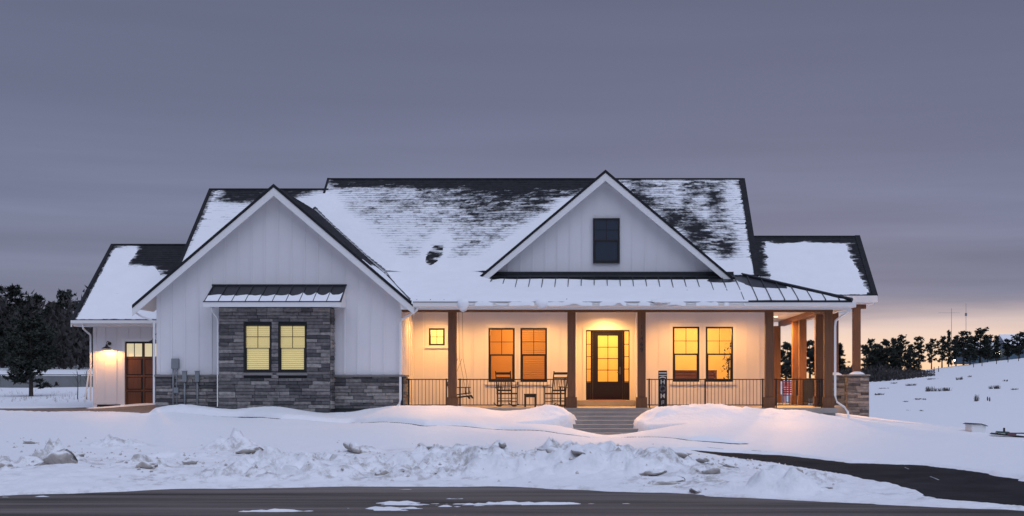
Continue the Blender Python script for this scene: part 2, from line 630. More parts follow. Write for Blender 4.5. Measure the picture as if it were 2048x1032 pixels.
def inside(poly, x, y):
    x = np.asarray(x, float)
    y = np.asarray(y, float)
    r = np.zeros(np.broadcast(x, y).shape, bool)
    n = len(poly)
    for i in range(n):
        x1, y1 = poly[i]
        x2, y2 = poly[(i + 1) % n]
        if y1 == y2:
            continue
        c = ((y1 > y) != (y2 > y)) & (x < (x2 - x1) * (y - y1) / (y2 - y1) + x1)
        r ^= c
    return r


def segdist(x, y, p, q):
    px, py = p
    dx, dy = q[0] - px, q[1] - py
    t = np.clip(((x - px) * dx + (y - py) * dy) / (dx * dx + dy * dy + 1e-12), 0, 1)
    return np.hypot(x - px - t * dx, y - py - t * dy)


def polydist(poly, x, y, closed=True):
    d = np.full(np.broadcast(x, y).shape, 1e9)
    n = len(poly)
    for i in range(n if closed else n - 1):
        d = np.minimum(d, segdist(x, y, poly[i], poly[(i + 1) % n]))
    return d


# ================================================================== ground
CTRL = []
for px in (-300, 200, 700, 1200, 1700, 2300):
    CTRL += [(px, 9, -1.24), (px, 14, -1.23), (px, 18, -1.22)]
EDGE = [(-500, 20.5), (-300, 21.5), (0, 23.1), (350, 24.4), (700, 25.1), (1000, 25.1), (1330, 23.6), (1600, 22.1), (1850, 21.0), (2048, 20.4), (2500, 19.0)]
CTRL += [(px, d, -1.22) for px, d in EDGE]
CTRL += [(100, 25, -1.05), (100, 28, -.86), (100, 33, -.55), (100, 38, -.25), (400, 26.3, -1.06), (400, 29, -.85), (400, 34, -.50),
         (700, 27, -1.07), (700, 30, -.80), (700, 34.5, -.47), (1000, 27, -1.05), (1000, 30, -.80), (1000, 33.5, -.62),
         (1250, 26, -1.06), (1250, 29, -.90), (1250, 32.2, -.79), (1500, 25, -1.10), (1500, 28.5, -.99), (1400, 31, -.89), (1600, 28, -1.05), (1800, 24.5, -1.17),
         (290, 39, -.15), (480, 38.6, -.22), (700, 38, -.38), (1000, 37, -.54), (1250, 36, -.73), (1210, 37.5, -.71), (1480, 34.8, -.826), (1700, 31.5, -.97), (1900, 27, -1.09), (2048, 23.5, -1.19),
         (320, 39.8, -.02), (550, 39.7, -.02), (780, 39.7, -.03), (950, 39.6, -.06), (1100, 39.6, -.10), (1400, 39.5, -.10), (1600, 39.5, -.17), (1690, 39.8, -.28),
         (1690, 36, -.62), (1900, 36, -.53), (2048, 33, -.68), (2300, 31, -.80), (1900, 31, -.86), (2048, 28, -.97),
         (100, 42, -.20), (0, 43, -.16), (215, 45, -.07), (-250, 43, -.16), (100, 48, -.05), (100, 58, .22), (50, 66, .42), (-250, 60, .3), (100, 90, 1.7), (0, 110, 2.5), (200, 150, 3.4), (-300, 100, 2.2),
         (600, 50, -.15), (1000, 50, -.25), (1400, 50, -.35), (1715, 48, -.50), (1760, 53, -.72), (2000, 60, -1.5), (2048, 46, -1.2), (2300, 60, -1.9),
         (1800, 90, -.43), (2000, 90, -.30), (1735, 140, .62), (1800, 160, 1.27), (2000, 160, 2.95), (2048, 190, 4.4), (1900, 180, 2.9), (2300, 180, 5.4),
         (1000, 120, .6), (600, 120, 1.5), (1000, 250, 1.5), (1500, 150, .4), (1500, 250, .8), (2000, 300, 3.0), (200, 300, 4.0), (-400, 300, 4.0), (2500, 300, 4.0), (-400, 700, 4), (2500, 700, 4), (1000, 700, 2)]


def _uv(x, d):
    return np.clip(np.asarray(x, float) / d, -0.75, 0.6) * 6.0, np.log(d) * 2.2


_c = np.array(CTRL, float)
_cx = (_c[:, 0] - VX) * _c[:, 1] / F
_cu, _cv = _uv(_cx, _c[:, 1])
_n = len(_c)
_r = np.hypot(_cu[:, None] - _cu[None], _cv[:, None] - _cv[None])


def _phi(r):
    return r * r * np.log(r + 1e-9)


_A = np.zeros((_n + 3, _n + 3))
_A[:_n, :_n] = _phi(_r) + np.eye(_n) * 0.004
_A[:_n, _n:] = np.stack([np.ones(_n), _cu, _cv], 1)
_A[_n:, :_n] = _A[:_n, _n:].T
_w = np.linalg.solve(_A, np.concatenate([_c[:, 2], np.zeros(3)]))


def base_z(x, y):
    x = np.asarray(x, float)
    d = np.asarray(y, float) + D0
    x, d = np.broadcast_arrays(x, d)
    u, v = _uv(x.ravel(), np.maximum(d.ravel(), 8.0))
    out = np.empty(u.shape)
    for i in range(0, len(u), 20000):
        uu, vv = u[i:i + 20000], v[i:i + 20000]
        out[i:i + 20000] = _phi(np.hypot(uu[:, None] - _cu, vv[:, None] - _cv)) @ _w[:_n] + _w[_n] + _w[_n + 1] * uu + _w[_n + 2] * vv
    return out.reshape(x.shape)


def hit(px, py, dmax=240.0):                         # where a photo pixel meets the ground
    d = np.exp(np.linspace(math.log(12), math.log(dmax), 1500))
    gz = base_z((px - VX) * d / F, d - D0)
    rz = CZ - (py - VY) * d / F
    k = np.nonzero(gz >= rz)[0]
    i = k[0] if len(k) else len(d) - 1
    return ((px - VX) * d[i] / F, d[i] - D0)


_ex = np.array([(p - VX) * d / F for p, d in EDGE])
_ey = np.array([d - D0 for p, d in EDGE])


def edge_y(x):
    return np.interp(x, _ex, _ey)


ROADZ = -1.235
P = lambda pts: [hit(*p) for p in pts]
DRIVE = P([(1365, 899), (1480, 904), (1560, 909), (1640, 917), (1700, 924), (1760, 926), (1860, 930), (1950, 942), (2048, 960), (2200, 985), (2200, 1040),
           (2048, 1015), (1960, 1009), (1880, 1003), (1846, 994), (1838, 987), (1790, 974), (1700, 953), (1600, 937), (1500, 923)])
APRON = P([(-260, 815.5), (0, 815.5), (120, 814.5), (182, 813)]) + [(-17.7, 4.9), (-13.6, 4.9), (-13.75, 0.8)] + P([(297, 828), (180, 824.5), (0, 822), (-260, 822)])
LINES = [  # thin bare strips along the drive: polyline, half width
    (P([(285, 827.5), (480, 833), (560, 837), (700, 845), (850, 851), (1000, 858), (1120, 866), (1250, 874), (1380, 880), (1490, 887)]), 0.07, -0.055),  # drive edge; dark strip also stands in for the snow cut's shade
    (P([(1420, 894), (1500, 900), (1560, 905), (1640, 911), (1720, 920)]), 0.09, -0.05),
    (P([(1810, 933), (1850, 947), (1900, 968)]), 0.05, 0.06),
]
for seg, hw, dz in LINES:
    pass
STEP_CORR = [(-0.92, -0.2), (1.20, -0.2), (1.02, -0.9), (1.02, -1.55), (1.35, -2.15), (2.4, -2.85), (-2.3, -2.62), (-1.15, -2.1), (-0.72, -1.6), (-0.55, -0.9)]


def snow_t(x, y):
    x = np.asarray(x, float)
    y = np.asarray(y, float)
    t = 0.012 * fbm(x, y, 2.2, 1.4, 4) + 0.0
    ey = edge_y(x)
    s = y - ey                                         # metres behind the road edge
    near = (y < 12)
    # ploughed bank: lumps
    band = sstep(0.15, 1.2, s) * (1 - sstep(3.5, 7.5, s)) * near
    lump = np.maximum(0, fbm(x, y, 1.1, 0.8, 4, 0.55, 3.0) + 0.06)
    clus = sstep(-0.15, 0.45, fbm(x, y, 3.2, 2.0, 2, 0.5, 8.0))
    bil = 1 - np.abs(fbm(x, y, 0.55, 0.42, 3, 0.6, 4.0)) * 2.2
    t = t + band * (0.02 + 0.46 * lump * clus + 0.16 * np.maximum(0, bil) ** 2 * (0.25 + clus) + 0.06 * np.maximum(0, fbm(x, y, 0.22, 0.18, 3, 0.6, 14.0)) * (0.3 + clus))
    for (cx, cy, rx, ry, a) in PILES:
        g = np.exp(-((x - cx) / rx) ** 2 - ((y - cy) / ry) ** 2)
        t = t + 1.6 * a * g * (0.55 + 2.3 * np.maximum(-.2, fbm(x, y, 0.36, 0.28, 4, 0.62, 21.0)))
    ridge = np.exp(-((s - 2.6) / 1.1) ** 2) * near * (x < 4.5)
    t = t + ridge * 0.10 * (0.6 + 0.8 * fbm(x, y, 2.3, 9, 2, 0.5, 1.0))
    # edge of the road: snow thins out and dives under the road sheet
    wob = 0.35 * fbm(x, y, 1.6, 0.9, 4, 0.55, 6.0)
    t = np.where(s < 1.2, t * sstep(-0.1, 1.2, s) - 0.09 * (1 - sstep(-0.25, 0.25, s + wob)), t)
    # left-over snow patches on the road
    for (cx, cy, rx, ry, a) in ROADSNOW:
        q = 1 - ((x - cx) / rx) ** 2 - ((y - cy) / ry) ** 2 + 0.9 * fbm(x, y, 0.8, 0.22, 4, 0.6, 50.0)
        t = np.where((s < 0.4) & (q > -3), np.maximum(t, -0.09 + 0.092 * np.exp(-np.maximum(0, 1 - q) * .8) * a + 0.075 * fbm(x, y, 0.7, 0.13, 5, 0.65, 2.0) * sstep(-1.5, 0.6, q)), t)
    # lawn drift against the house and the two mounds beside the steps
    for (cx, cy, rx, ry, a) in MOUNDS:
        t = t + a * np.exp(-((x - cx) / rx) ** 2 - ((y - cy) / ry) ** 2) * (1 + 0.12 * fbm(x, y, 0.7, 0.5, 3) + 0.26 * fbm(x, y, 0.26, 0.2, 3, 0.65, 40.0))
    # snow stands a little thicker behind the drive's back edge
    dl = polydist(LINES[0][0], x, y, False)
    yl = np.interp(x, [p[0] for p in LINES[0][0]], [p[1] for p in LINES[0][0]])
    on = y > yl
    onx = sstep(LINES[0][0][0][0], LINES[0][0][0][0] + 2.0, x) * (1 - sstep(LINES[0][0][-1][0] - 1.2, LINES[0][0][-1][0] + .6, x)) * (1 - sstep(-2.6, -1.3, x) * (1 - sstep(1.8, 3.0, x)))
    t = t + np.where(on & (y < 1), onx * 0.09 * sstep(0.02, 0.35, dl + 0.08 * fbm(x, y, 0.8, 0.5, 3)) * (1 - sstep(0.6, 2.4, dl) * 0.6), 0)
    for pts, hw, dz in LINES:
        d = polydist(pts, x, y, False) + 0.09 * fbm(x, y, 0.9, 0.6, 3, 0.5, 9.0)
        t = t + dz * (1 - sstep(hw * 0.5, hw * 2.0, d))
    # faint wheel tracks along the covered drive
    for off in (-1.1, -2.5):
        d = np.abs(y - (yl + off) + 0.06 * fbm(x, y, 3.0, 3.0, 2))
        t = t - 0.014 * np.exp(-(d / 0.16) ** 2) * ((x > -9) & (x < 6))
    # cleared asphalt, apron
    for pg, dep in ((DRIVE, 0.055), (APRON, 0.05)):
        ins = inside(pg, x, y)
        sd = polydist(pg, x, y) * np.where(ins, -1, 1) + 0.16 * fbm(x, y, 0.8, 0.5, 4, 0.55, 12.0)
        t = np.where(sd < 0.5, t * sstep(-0.05, 0.45, sd) - (dep + 0.0) * (1 - sstep(-0.08, 0.08, sd)) + 0.05 * np.exp(-((sd - 0.16) / 0.12) ** 2), t)
    d3 = polydist(LINES[2][0], x, y, False) + 0.05 * fbm(x, y, 0.9, 0.6, 3, 0.5, 9.0)
    t = t + 0.035 * (1 - sstep(0.0, 0.075, d3 + .03 * fbm(x, y, .3, .3, 2)))
    # cleared walk and steps
    ins = inside(STEP_CORR, x, y)
    sd = polydist(STEP_CORR, x, y) * np.where(ins, -1, 1) + 0.05 * fbm(x, y, 0.5, 0.4, 3, 0.5, 15.0)
    t = t - 0.75 * (1 - sstep(-0.12, 0.10, sd))
    return t


PILES = [(hx, hy, rx, ry, a) for (hx, hy), rx, ry, a in ((hit(110, 925), .45, .4, .17), (hit(230, 892), .5, .4, .13), (hit(470, 900), .55, .4, .18), (hit(720, 905), .35, .3, .08), (hit(870, 912), .6, .4, .12), (hit(1125, 918), .65, .4, .20),
         (hit(1310, 945), .5, .35, .12), (hit(1420, 960), .5, .3, .11), (hit(1610, 965), .5, .3, .10), (hit(300, 945), .5, .3, .10), (hit(40, 935), .5, .35, .12), (hit(600, 925), .6, .4, .08), (hit(960, 930), .7, .4, .08))]
ROADSNOW = [(hx, hy, rx, ry, a) for (hx, hy), rx, ry, a in ((hit(880, 1018), 1.6, .55, 1.06), (hit(1080, 1014), 1.8, .30, 1.05), (hit(780, 1026), 1.1, .35, 1.05), (hit(960, 1008), 1.0, .3, 1.0),
            (hit(560, 1029), 0.8, .25, .9), (hit(30, 992), 0.9, .16, .8), (hit(470, 981), 1.2, .10, .7), (hit(760, 981), 1.3, .12, .7))]
MOUNDS = [(-2.0, -1.15, .7, .62, .10), (-1.20, -1.25, .62, .60, .28), (-4.0, -.9, 2.4, .55, .10), (1.75, -1.15, .75, .70, .36), (3.4, -1.2, 1.5, .75, .24), (5.6, -1.3, 1.6, .9, .18), (8.6, -2.6, 2.0, 1.5, .08),
          (-12.6, -.70, 1.0, .34, .13), (-10.5, -.95, 1.5, .3, .08), (-7.2, -.55, 1.2, .3, .08), (-27, 22, 4, 2.0, .08), (-22, 22, 3, 2.0, .08), (-33, 22, 4, 2.0, .08)]


def spaced(dense0, dense1, step, lo, hi, grow):
    a = list(np.arange(dense0, dense1, step))
    s = step
    v = a[-1]
    while v < hi:
        s *= grow
        v += s
        a.append(v)
    s = step
    v = a[0]
    while v > lo:
        s *= grow
        v -= s
        a.insert(0, v)
    return np.array(a)


gxs = spaced(-14.5, 11.0, 0.075, -700, 700, 1.07)
gys = spaced(-20.5, 1.0, 0.07, -36, 900, 1.05)
GX, GY = np.meshgrid(gxs, gys)
GB = base_z(GX, GY)
GT = snow_t(GX, GY)
_k = sstep(-1.6, 0.4, GY - edge_y(GX))
GB = np.where(GY < 0, GB * _k + ROADZ * (1 - _k), GB)
# below the house the ground stays under the floors
GZ = GB + GT
far = sstep(30, 90, GY)
GZ = GZ + far * 0.10 * fbm(GX, GY, 9, 9, 3) + sstep(12, 30, GY) * 0.03 * fbm(GX, GY, 2.0, 2.0, 3)
under = ((GX > -13.3) & (GX < -6.2) & (GY > .3) & (GY < 12)) | ((GX > -6.3) & (GX < 7.1) & (GY > 0.2) & (GY < 9)) | ((GX > -17.2) & (GX < -13) & (GY > 5.3) & (GY < 12))
GZ = np.where(under, np.minimum(GZ, -0.35), GZ)
ground = link('ground', grid_mesh('ground', gxs, gys, GZ))
ground.data.materials.append(M['snow'])
ground['kind'] = 'structure'
_s = GY - edge_y(GX)
_dirt_shade = sstep(.2, 1.0, _s) * (1 - sstep(2.8, 6.0, _s)) * (GY < 0) * (.15 + .85 * sstep(-.1, .35, fbm(GX, GY, 2.0, 1.2, 3, .6, 33.0)))  # dirt on the bank, also carrying shade the soft light leaves out
for (cx, cy, rx_, ry_, a_) in PILES:
    _dirt_shade = _dirt_shade + 1.2 * np.exp(-((GX - cx) / rx_ / 1.2) ** 2 - ((GY - cy) / ry_ / 1.2) ** 2)
_dirt_shade = np.maximum(_dirt_shade, .55 * (1 - sstep(.0, .5, np.abs(_s))) * (GY < 0))
_at = ground.data.attributes.new('dirt_shade', 'FLOAT', 'POINT')
_at.data.foreach_set('value', np.clip(_dirt_shade, 0, 1).reshape(-1).astype(np.float32))


def gz(x, y):
    x = np.atleast_1d(np.asarray(x, float))
    y = np.atleast_1d(np.asarray(y, float))
    return float((base_z(x, y) + snow_t(x, y))[0])


rx = np.linspace(-120, 120, 40)
ryy = np.linspace(-36, -13.2, 12)
rd = MB()
xs = np.linspace(-60, 60, 121)
for i in range(120):
    a, b = xs[i], xs[i + 1]
    ya, yb = float(edge_y(a)) + 1.0, float(edge_y(b)) + 1.0
    rd.poly([(a, -36, ROADZ), (b, -36, ROADZ), (b, yb, ROADZ), (a, ya, ROADZ)])
o = rd.build('road', 'asphalt')
o['kind'] = 'structure'


def asphalt_sheet(name, pg, grow, m, dz):
    x0, x1 = min(p[0] for p in pg) - grow, max(p[0] for p in pg) + grow
    y0, y1 = min(p[1] for p in pg) - grow, max(p[1] for p in pg) + grow
    xa = np.arange(x0, x1 + .25, .25)
    ya = np.arange(y0, y1 + .25, .25)
    gx, gy = np.meshgrid(xa, ya)
    b = base_z(gx, gy) + dz
    cx, cy = gx[:-1, :-1] + .12, gy[:-1, :-1] + .12
    keep = inside(pg, cx, cy) | (polydist(pg, cx, cy) < grow)
    o = link(name, grid_mesh(name, xa, ya, b, keep))
    o.data.materials.append(M[m])
    o['kind'] = 'structure'
    return o


asphalt_sheet('driveway', DRIVE, 0.5, 'drive', -0.022)
asphalt_sheet('garage_apron', APRON, 0.4, 'apron', -0.022)
STRIP = [(p[0], p[1]) for p in LINES[0][0]]
band = STRIP + [(p[0], p[1] - 0.2) for p in reversed(STRIP)]
asphalt_sheet('driveway', band, 0.3, 'drive', -0.024)
STRIP = [(p[0], p[1]) for p in LINES[1][0]]
band = STRIP + [(p[0], p[1] - 0.2) for p in reversed(STRIP)]
asphalt_sheet('driveway', band, 0.3, 'drive', -0.024)


# ================================================================== the house
house = thing('farmhouse', 'white board-and-batten farmhouse with grey stone base, snowy dark roof and warmly lit porch', 'house', (-4.0, 3.0, 0.0))
SLOPE = 0.865


def zM(x, y):                                   # front plane of the main roof
    return 4.38 + SLOPE * (y - 2.6)


def zG(x, y=0):                                 # front gable over the left wing
    return 6.79 - 0.856 * np.abs(np.asarray(x) + 9.85)


def zC(x, y=0):                                 # gable above the porch
    return 7.65 - 0.845 * np.abs(np.asarray(x) - 0.26)


def zPch(x, y):                                 # metal porch roof
    return 3.26 + 0.34 * (np.asarray(y) + 0.45)


def zGar(x, y):
    return 2.93 + 0.80 * (np.asarray(y) - 4.4)


def zRW(x, y):
    return 4.0 + 0.78 * (np.asarray(y) - 7.8)


def zAwn(x, y):
    return 3.76 + 0.58 * np.asarray(y)


def wall_sheet(x0, x1, z0, z1, y, th, holes, top=None):
    """front-facing wall with rectangular openings; reveals and back included"""
    b = MB()
    xs = sorted({x0, x1, *[h[0] for h in holes], *[h[1] for h in holes]})
    zs = sorted({z0, z1, *[h[2] for h in holes], *[h[3] for h in holes]})
    hol = lambda x, z: any(h[0] < x < h[1] and h[2] < z < h[3] for h in holes)
    for i in range(len(xs) - 1):
        for j in range(len(zs) - 1):
            if hol((xs[i] + xs[i + 1]) / 2, (zs[j] + zs[j + 1]) / 2):
                continue
            a, c, d, e = xs[i], xs[i + 1], zs[j], zs[j + 1]
            b.poly([(a, y, d), (c, y, d), (c, y, e), (a, y, e)])
            b.poly([(c, y + th, d), (a, y + th, d), (a, y + th, e), (c, y + th, e)])
    for (a, c, d, e) in holes:
        b.poly([(a, y, d), (a, y + th, d), (a, y + th, e), (a, y, e)])
        b.poly([(c, y + th, d), (c, y, d), (c, y, e), (c, y + th, e)])
        b.poly([(a, y, e), (a, y + th, e), (c, y + th, e), (c, y, e)])
        b.poly([(a, y + th, d), (a, y, d), (c, y, d), (c, y + th, d)])
    b.poly([(x0, y, z0), (x0, y, z1), (x0, y + th, z1), (x0, y + th, z0)])
    b.poly([(x1, y + th, z0), (x1, y + th, z1), (x1, y, z1), (x1, y, z0)])
    b.poly([(x0, y, z1), (x1, y, z1), (x1, y + th, z1), (x0, y + th, z1)])
    return b


unit_box = MB().box(-.5, .5, -.5, .5, 0, 1).mesh('batten')
unit_box.materials.append(M['siding'])


def batten(parent, x, y, z0, z1, w=0.05, d=0.022, axis='x'):
    o = link('batten', unit_box, parent)
    o.location = (x, y, z0)
    o.scale = (w, d, z1 - z0) if axis == 'x' else (d, w, z1 - z0)
    return o


# ---- front wing wall (gable)
WX0, WX1, WA = -13.57, -6.03, -9.85
b = MB().prism([(WX0, 0, -.4), (WX1, 0, -.4), (WX1, 0, float(zG(WX1)) - .12), (WA, 0, 6.67), (WX0, 0, float(zG(WX0)) - .12)], (0, .15, 0))
w_front = b.build('wall', 'siding', house)
x = WX0 + 0.06
while x < WX1:
    z0 = 1.03
    if -11.5 < x < -8.07:
        z0 = 3.77
    batten(w_front, x, -.011, z0, float(zG(x)) - .16, w=.05 if WX0 + .1 < x < WX1 - .1 else .11)
    x += 0.4085
batten(w_front, WX1 - .055, -.012, 1.03, float(zG(WX1)) - .16, w=.11)
w_l = MB().box(WX0, WX0 + .15, .15, 4.99, -.4, 3.2).build('wall', 'siding', house)
for k in range(11):
    batten(w_l, WX0 - .011, .4 + k * .4085, 1.03, 3.2, axis='y')
w_r = MB().box(WX1 - .15, WX1, .15, 2.6, -.4, 3.25).build('wall', 'siding', house)
for k in range(6):
    batten(w_r, WX1 + .011, .28 + k * .4085, 1.0, 3.13, axis='y')

# ---- openings
kP = 2.6
W1 = (X(977, kP), X(1029.5, kP), Z(764, kP), Z(656, kP))
W2 = (X(1041, kP), X(1094, kP), Z(764, kP), Z(656, kP))
W3 = (X(1345.5, kP), X(1398.5, kP), Z(763.5, kP), Z(653.5, kP))
W4 = (X(1411.5, kP), X(1466, kP), Z(763.5, kP), Z(653.5, kP))
WS = (X(858, kP), X(889.5, kP), Z(691, kP), Z(656.5, kP))
AL = (X(1153, kP), X(1272, kP), -.05, 3.129)
PW0, PW1 = -6.03, 5.62
w_p = wall_sheet(PW0, PW1, -.05, 4.25, kP, .18, [W1, W2, W3, W4, WS, AL]).build('wall', 'siding', house)
x = PW0 + .3
while x < PW1 - .1:
    segs = [(0.0, 3.13)]
    for h in (W1, W2, W3, W4, WS, AL):
        if h[0] - .13 < x < h[1] + .13:
            n = []
            for a, c in segs:
                if h[2] - .14 > a:
                    n.append((a, min(c, h[2] - .14)))
                if h[3] + .13 < c:
                    n.append((max(a, h[3] + .13), c))
            segs = n
    for a, c in segs:
        if c - a > .05:
            batten(w_p, x, kP - .011, a, c)
    x += .4085
batten(w_p, PW1 - .06, kP - .012, 0, 3.13, w=.12)
# alcove
AD = 3.5
a0, a1 = AL[0], AL[1]
al = MB()
al.box(a0 - .15, a0, kP + .18, AD, -.05, 3.13).box(a1, a1 + .15, kP + .18, AD, -.05, 3.13)
DX0, DX1, DZ0, DZ1 = X(1172, AD), X(1259, AD), Z(800, AD), Z(660, AD)
alc = al.build('wall', 'siding', house)
wall_sheet(a0 - .15, a1 + .15, -.05, 3.13, AD, .12, [(DX0, DX1, DZ0, DZ1)]).build('alcove_wall', 'siding', house)
MB().box(a0 - .1, a0 + .004, kP - .02, kP + .1, 0, 3.128).build('trim_board', 'trim', house)
MB().box(a1 - .004, a1 + .1, kP - .02, kP + .1, 0, 3.128).build('trim_board', 'trim', house)
for s0, s1 in ((DX0 - .1, DX0 - .002), (DX1 + .002, DX1 + .1)):
    MB().box(s0, s1, AD - .025, AD - .001, DZ0, DZ1).build('trim_board', 'trim', house)
MB().box(DX0 - .1, DX1 + .1, AD - .028, AD - .001, DZ1 + .002, DZ1 + .11).build('trim_board', 'trim', house)
MB().box(a0 + .01, a1 - .01, kP + .22, AD - .03, .003, DZ0 - .004).build('door_step', 'concrete', house, bevel=.01)

# right-hand body, back walls, garage
b = MB().box(PW1 - .15, PW1, kP + .18, 11.2, -.05, 4.0)
w_s = b.build('wall', 'siding', house)
for k in range(20):
    batten(w_s, PW1 + .011, 2.9 + k * .4085, 0, 3.1, axis='y')
MB().box(-13.4, PW1, 11.2, 11.35, -.4, 4.0).build('wall', 'siding', house)
MB().prism([(5.0, 3.0, 4.0), (5.0, 10.9, 4.0), (5.0, 6.91, 7.95)], (-.12, 0, 0)).build('gable_wall', 'siding', house)
MB().prism([(-13.5, 2.0, 3.3), (-13.5, 10.9, 3.3), (-13.5, 6.4, 7.5)], (.12, 0, 0)).build('gable_wall', 'siding', house)
GW0 = -17.46
GD = (-16.36, -13.86, -.08, Z(683, 5.0))
gw = wall_sheet(GW0, WX0, -.4, 3.2, 5.0, .15, [GD]).build('wall', 'siding', house)
for x in (GW0 + .06, GW0 + .42, GW0 + .80):
    batten(gw, x, 4.989, .05, 2.86, w=.11 if x < GW0 + .1 else .05)
for x in (-16.25, -15.85, -15.45, -15.05, -14.65, -14.25):
    batten(gw, x, 4.989, GD[3] + .1, 2.86)
MB().box(GW0, GW0 + .15, 5.15, 11.2, -.4, 3.0).build('wall', 'siding', house)
MB().box(GW0, -13.4, 11.2, 11.35, -.4, 3.0).build('wall', 'siding', house)
MB().prism([(GW0 + .02, 5.1, 3.0), (GW0 + .02, 11.1, 3.0), (GW0 + .02, 8.05, 5.6)], (.1, 0, 0)).build('gable_wall', 'siding', house)
MB().box(GD[0] - .1, GD[0] - .002, 4.975, 4.999, -.08, GD[3]).build('trim_board', 'trim', house)
MB().box(GD[0] - .1, GD[1] + .1, 4.972, 4.999, GD[3] + .002, GD[3] + .1).build('trim_board', 'trim', house)
MB().box(GW0 + .15, GW0 + .95, 4.96, 4.998, -.06, .02).build('vent_strip', 'black', house)

# ---- centre gable wall
CA = 0.26
b = MB().prism([(-4.0, kP - .002, 4.05), (4.5, kP - .002, 4.05), (4.35, kP - .002, float(zC(4.35)) - .1), (CA, kP - .002, 7.53), (-3.85, kP - .002, float(zC(-3.85)) - .1)], (0, .15, 0))
w_c = b.build('wall', 'siding', house)
CW = (X(1186, kP), X(1239.5, kP), Z(527, kP), Z(437, kP))
x = -3.75
while x < 4.3:
    t = float(zC(x)) - .14
    if CW[0] - .09 < x < CW[1] + .09:
        batten(w_c, x, kP - .013, 4.25, CW[2] - .12)
        if t > CW[3] + .1:
            batten(w_c, x, kP - .013, CW[3] + .1, t)
    elif t > 4.3:
        batten(w_c, x, kP - .013, 4.25, t)
    x += .4085


# ---- windows
def window(o, y, glass='glass', casing=True, sash=True, rail=.05, small=False):
    x0, x1, z0, z1 = o
    f = .055
    b = MB()
    b.box(x0, x0 + f, y - .025, y + .07, z0, z1).box(x1 - f, x1, y - .025, y + .07, z0, z1)
    b.box(x0 + f, x1 - f, y - .025, y + .07, z1 - f, z1).box(x0 + f, x1 - f, y - .025, y + .07, z0, z0 + f)
    zm = z0 + (z1 - z0) * .5
    if sash and not small:
        b.box(x0 + f, x1 - f, y - .01, y + .06, zm - rail / 2, zm + rail / 2)
        s = .028
        b.box(x0 + f, x0 + f + s, y + .0, y + .06, z0 + f, zm - rail / 2).box(x1 - f - s, x1 - f, y + .0, y + .06, z0 + f, zm - rail / 2)
        b.box(x0 + f + s, x1 - f - s, y + .0, y + .06, z0 + f, z0 + f + .04)
    w = b.build('window', 'black', house)
    xm = (x0 + x1) / 2
    if small:
        MB().box(x0 + f, x1 - f, y + .02, y + .026, z0 + f, z1 - f).build('pane', glass, w)
        MB().box(xm - .009, xm + .009, y + .005, y + .019, z0 + f, z1 - f).build('muntin', 'black', w)
        MB().box(x0 + f, x1 - f, y + .006, y + .018, (z0 + z1) / 2 - .009, (z0 + z1) / 2 + .009).build('muntin', 'black', w)
    else:
        MB().box(x0 + f, x1 - f, y + .02, y + .026, zm + rail / 2, z1 - f).build('pane', glass, w)
        MB().box(x0 + f, x1 - f, y + .035, y + .041, z0 + f, zm - rail / 2).build('pane', glass, w)
        MB().box(xm - .009, xm + .009, y + .005, y + .019, zm + rail / 2, z1 - f).build('muntin', 'black', w)
        zq = (zm + rail / 2 + z1 - f) / 2
        MB().box(x0 + f, x1 - f, y + .006, y + .018, zq - .009, zq + .009).build('muntin', 'black', w)
    if casing:
        c = .1
        for q in ((x0 - c, x0 - .002, z0, z1), (x1 + .002, x1 + c, z0, z1), (x0 - c, x1 + c, z1 + .002, z1 + c + .02)):
            MB().box(q[0], q[1], y - .02, y - .001, q[2], q[3]).build('casing', 'trim', w)
        MB().box(x0 - c - .02, x1 + c + .02, y - .05, y - .001, z0 - .09, z0 - .002).build('sill', 'trim', w)
    return w


for o_ in (W1, W2, W3, W4):
    window(o_, kP)
window(WS, kP, small=True)
window(CW, kP - .075, 'dimglass', casing=False)
MB().box(CW[0] + .03, CW[1] - .03, kP - .012, kP - .006, CW[2] + .05, CW[3] - .05).build('dark_backing', 'dark', house)  # dark bluish panel standing in for the unlit room behind the glass

# ---- interior rooms behind the lit windows
def room(x0, x1, y0, y1, z0, z1, m):
    b = MB()
    b.poly([(x0, y1, z0), (x1, y1, z0), (x1, y1, z1), (x0, y1, z1)])
    b.poly([(x0, y0, z0), (x0, y1, z0), (x0, y1, z1), (x0, y0, z1)])
    b.poly([(x1, y1, z0), (x1, y0, z0), (x1, y0, z1), (x1, y1, z1)])
    b.poly([(x0, y0, z0), (x1, y0, z0), (x1, y1, z0), (x0, y1, z0)])
    b.poly([(x0, y1, z1), (x1, y1, z1), (x1, y0, z1), (x0, y0, z1)])
    b.build('interior_wall', m, house)


def point(name, loc, w, col=(1.0, .58, .24), r=.08, spot=None, blend=.5, aim=None):
    l = bpy.data.lights.new(name, 'SPOT' if spot else 'POINT')
    l.energy = w
    l.color = col
    l.shadow_soft_size = r
    if spot:
        l.spot_size = R(spot)
        l.spot_blend = blend
        l.spot_size = R(min(spot, 176))
    o = bpy.data.objects.new(name, l)
    COL.objects.link(o)
    o.location = loc
    if aim:
        o.rotation_euler = aim
    return o


room(-4.2, -1.05, kP + .181, 6.0, .05, 2.95, 'roomA')
room(-5.95, -4.5, kP + .181, 4.6, .05, 2.95, 'roomC')
room(1.5, 5.4, kP + .181, 7.0, .05, 2.95, 'roomB')
room(a0 - .5, a1 - .0, AD + .121, 6.5, .1, 2.95, 'roomB')
point('ceiling_lamp', (-2.6, 4.6, 2.6), 85, (1.0, .52, .16), .12)
point('ceiling_lamp', (-5.2, 3.7, 2.6), 50, (1.0, .72, .34), .1)
point('ceiling_lamp', (3.4, 5.2, 2.6), 140, (1.0, .64, .28), .12)
point('ceiling_lamp', (.3, 5.2, 2.6), 110, (1.0, .60, .22), .12)

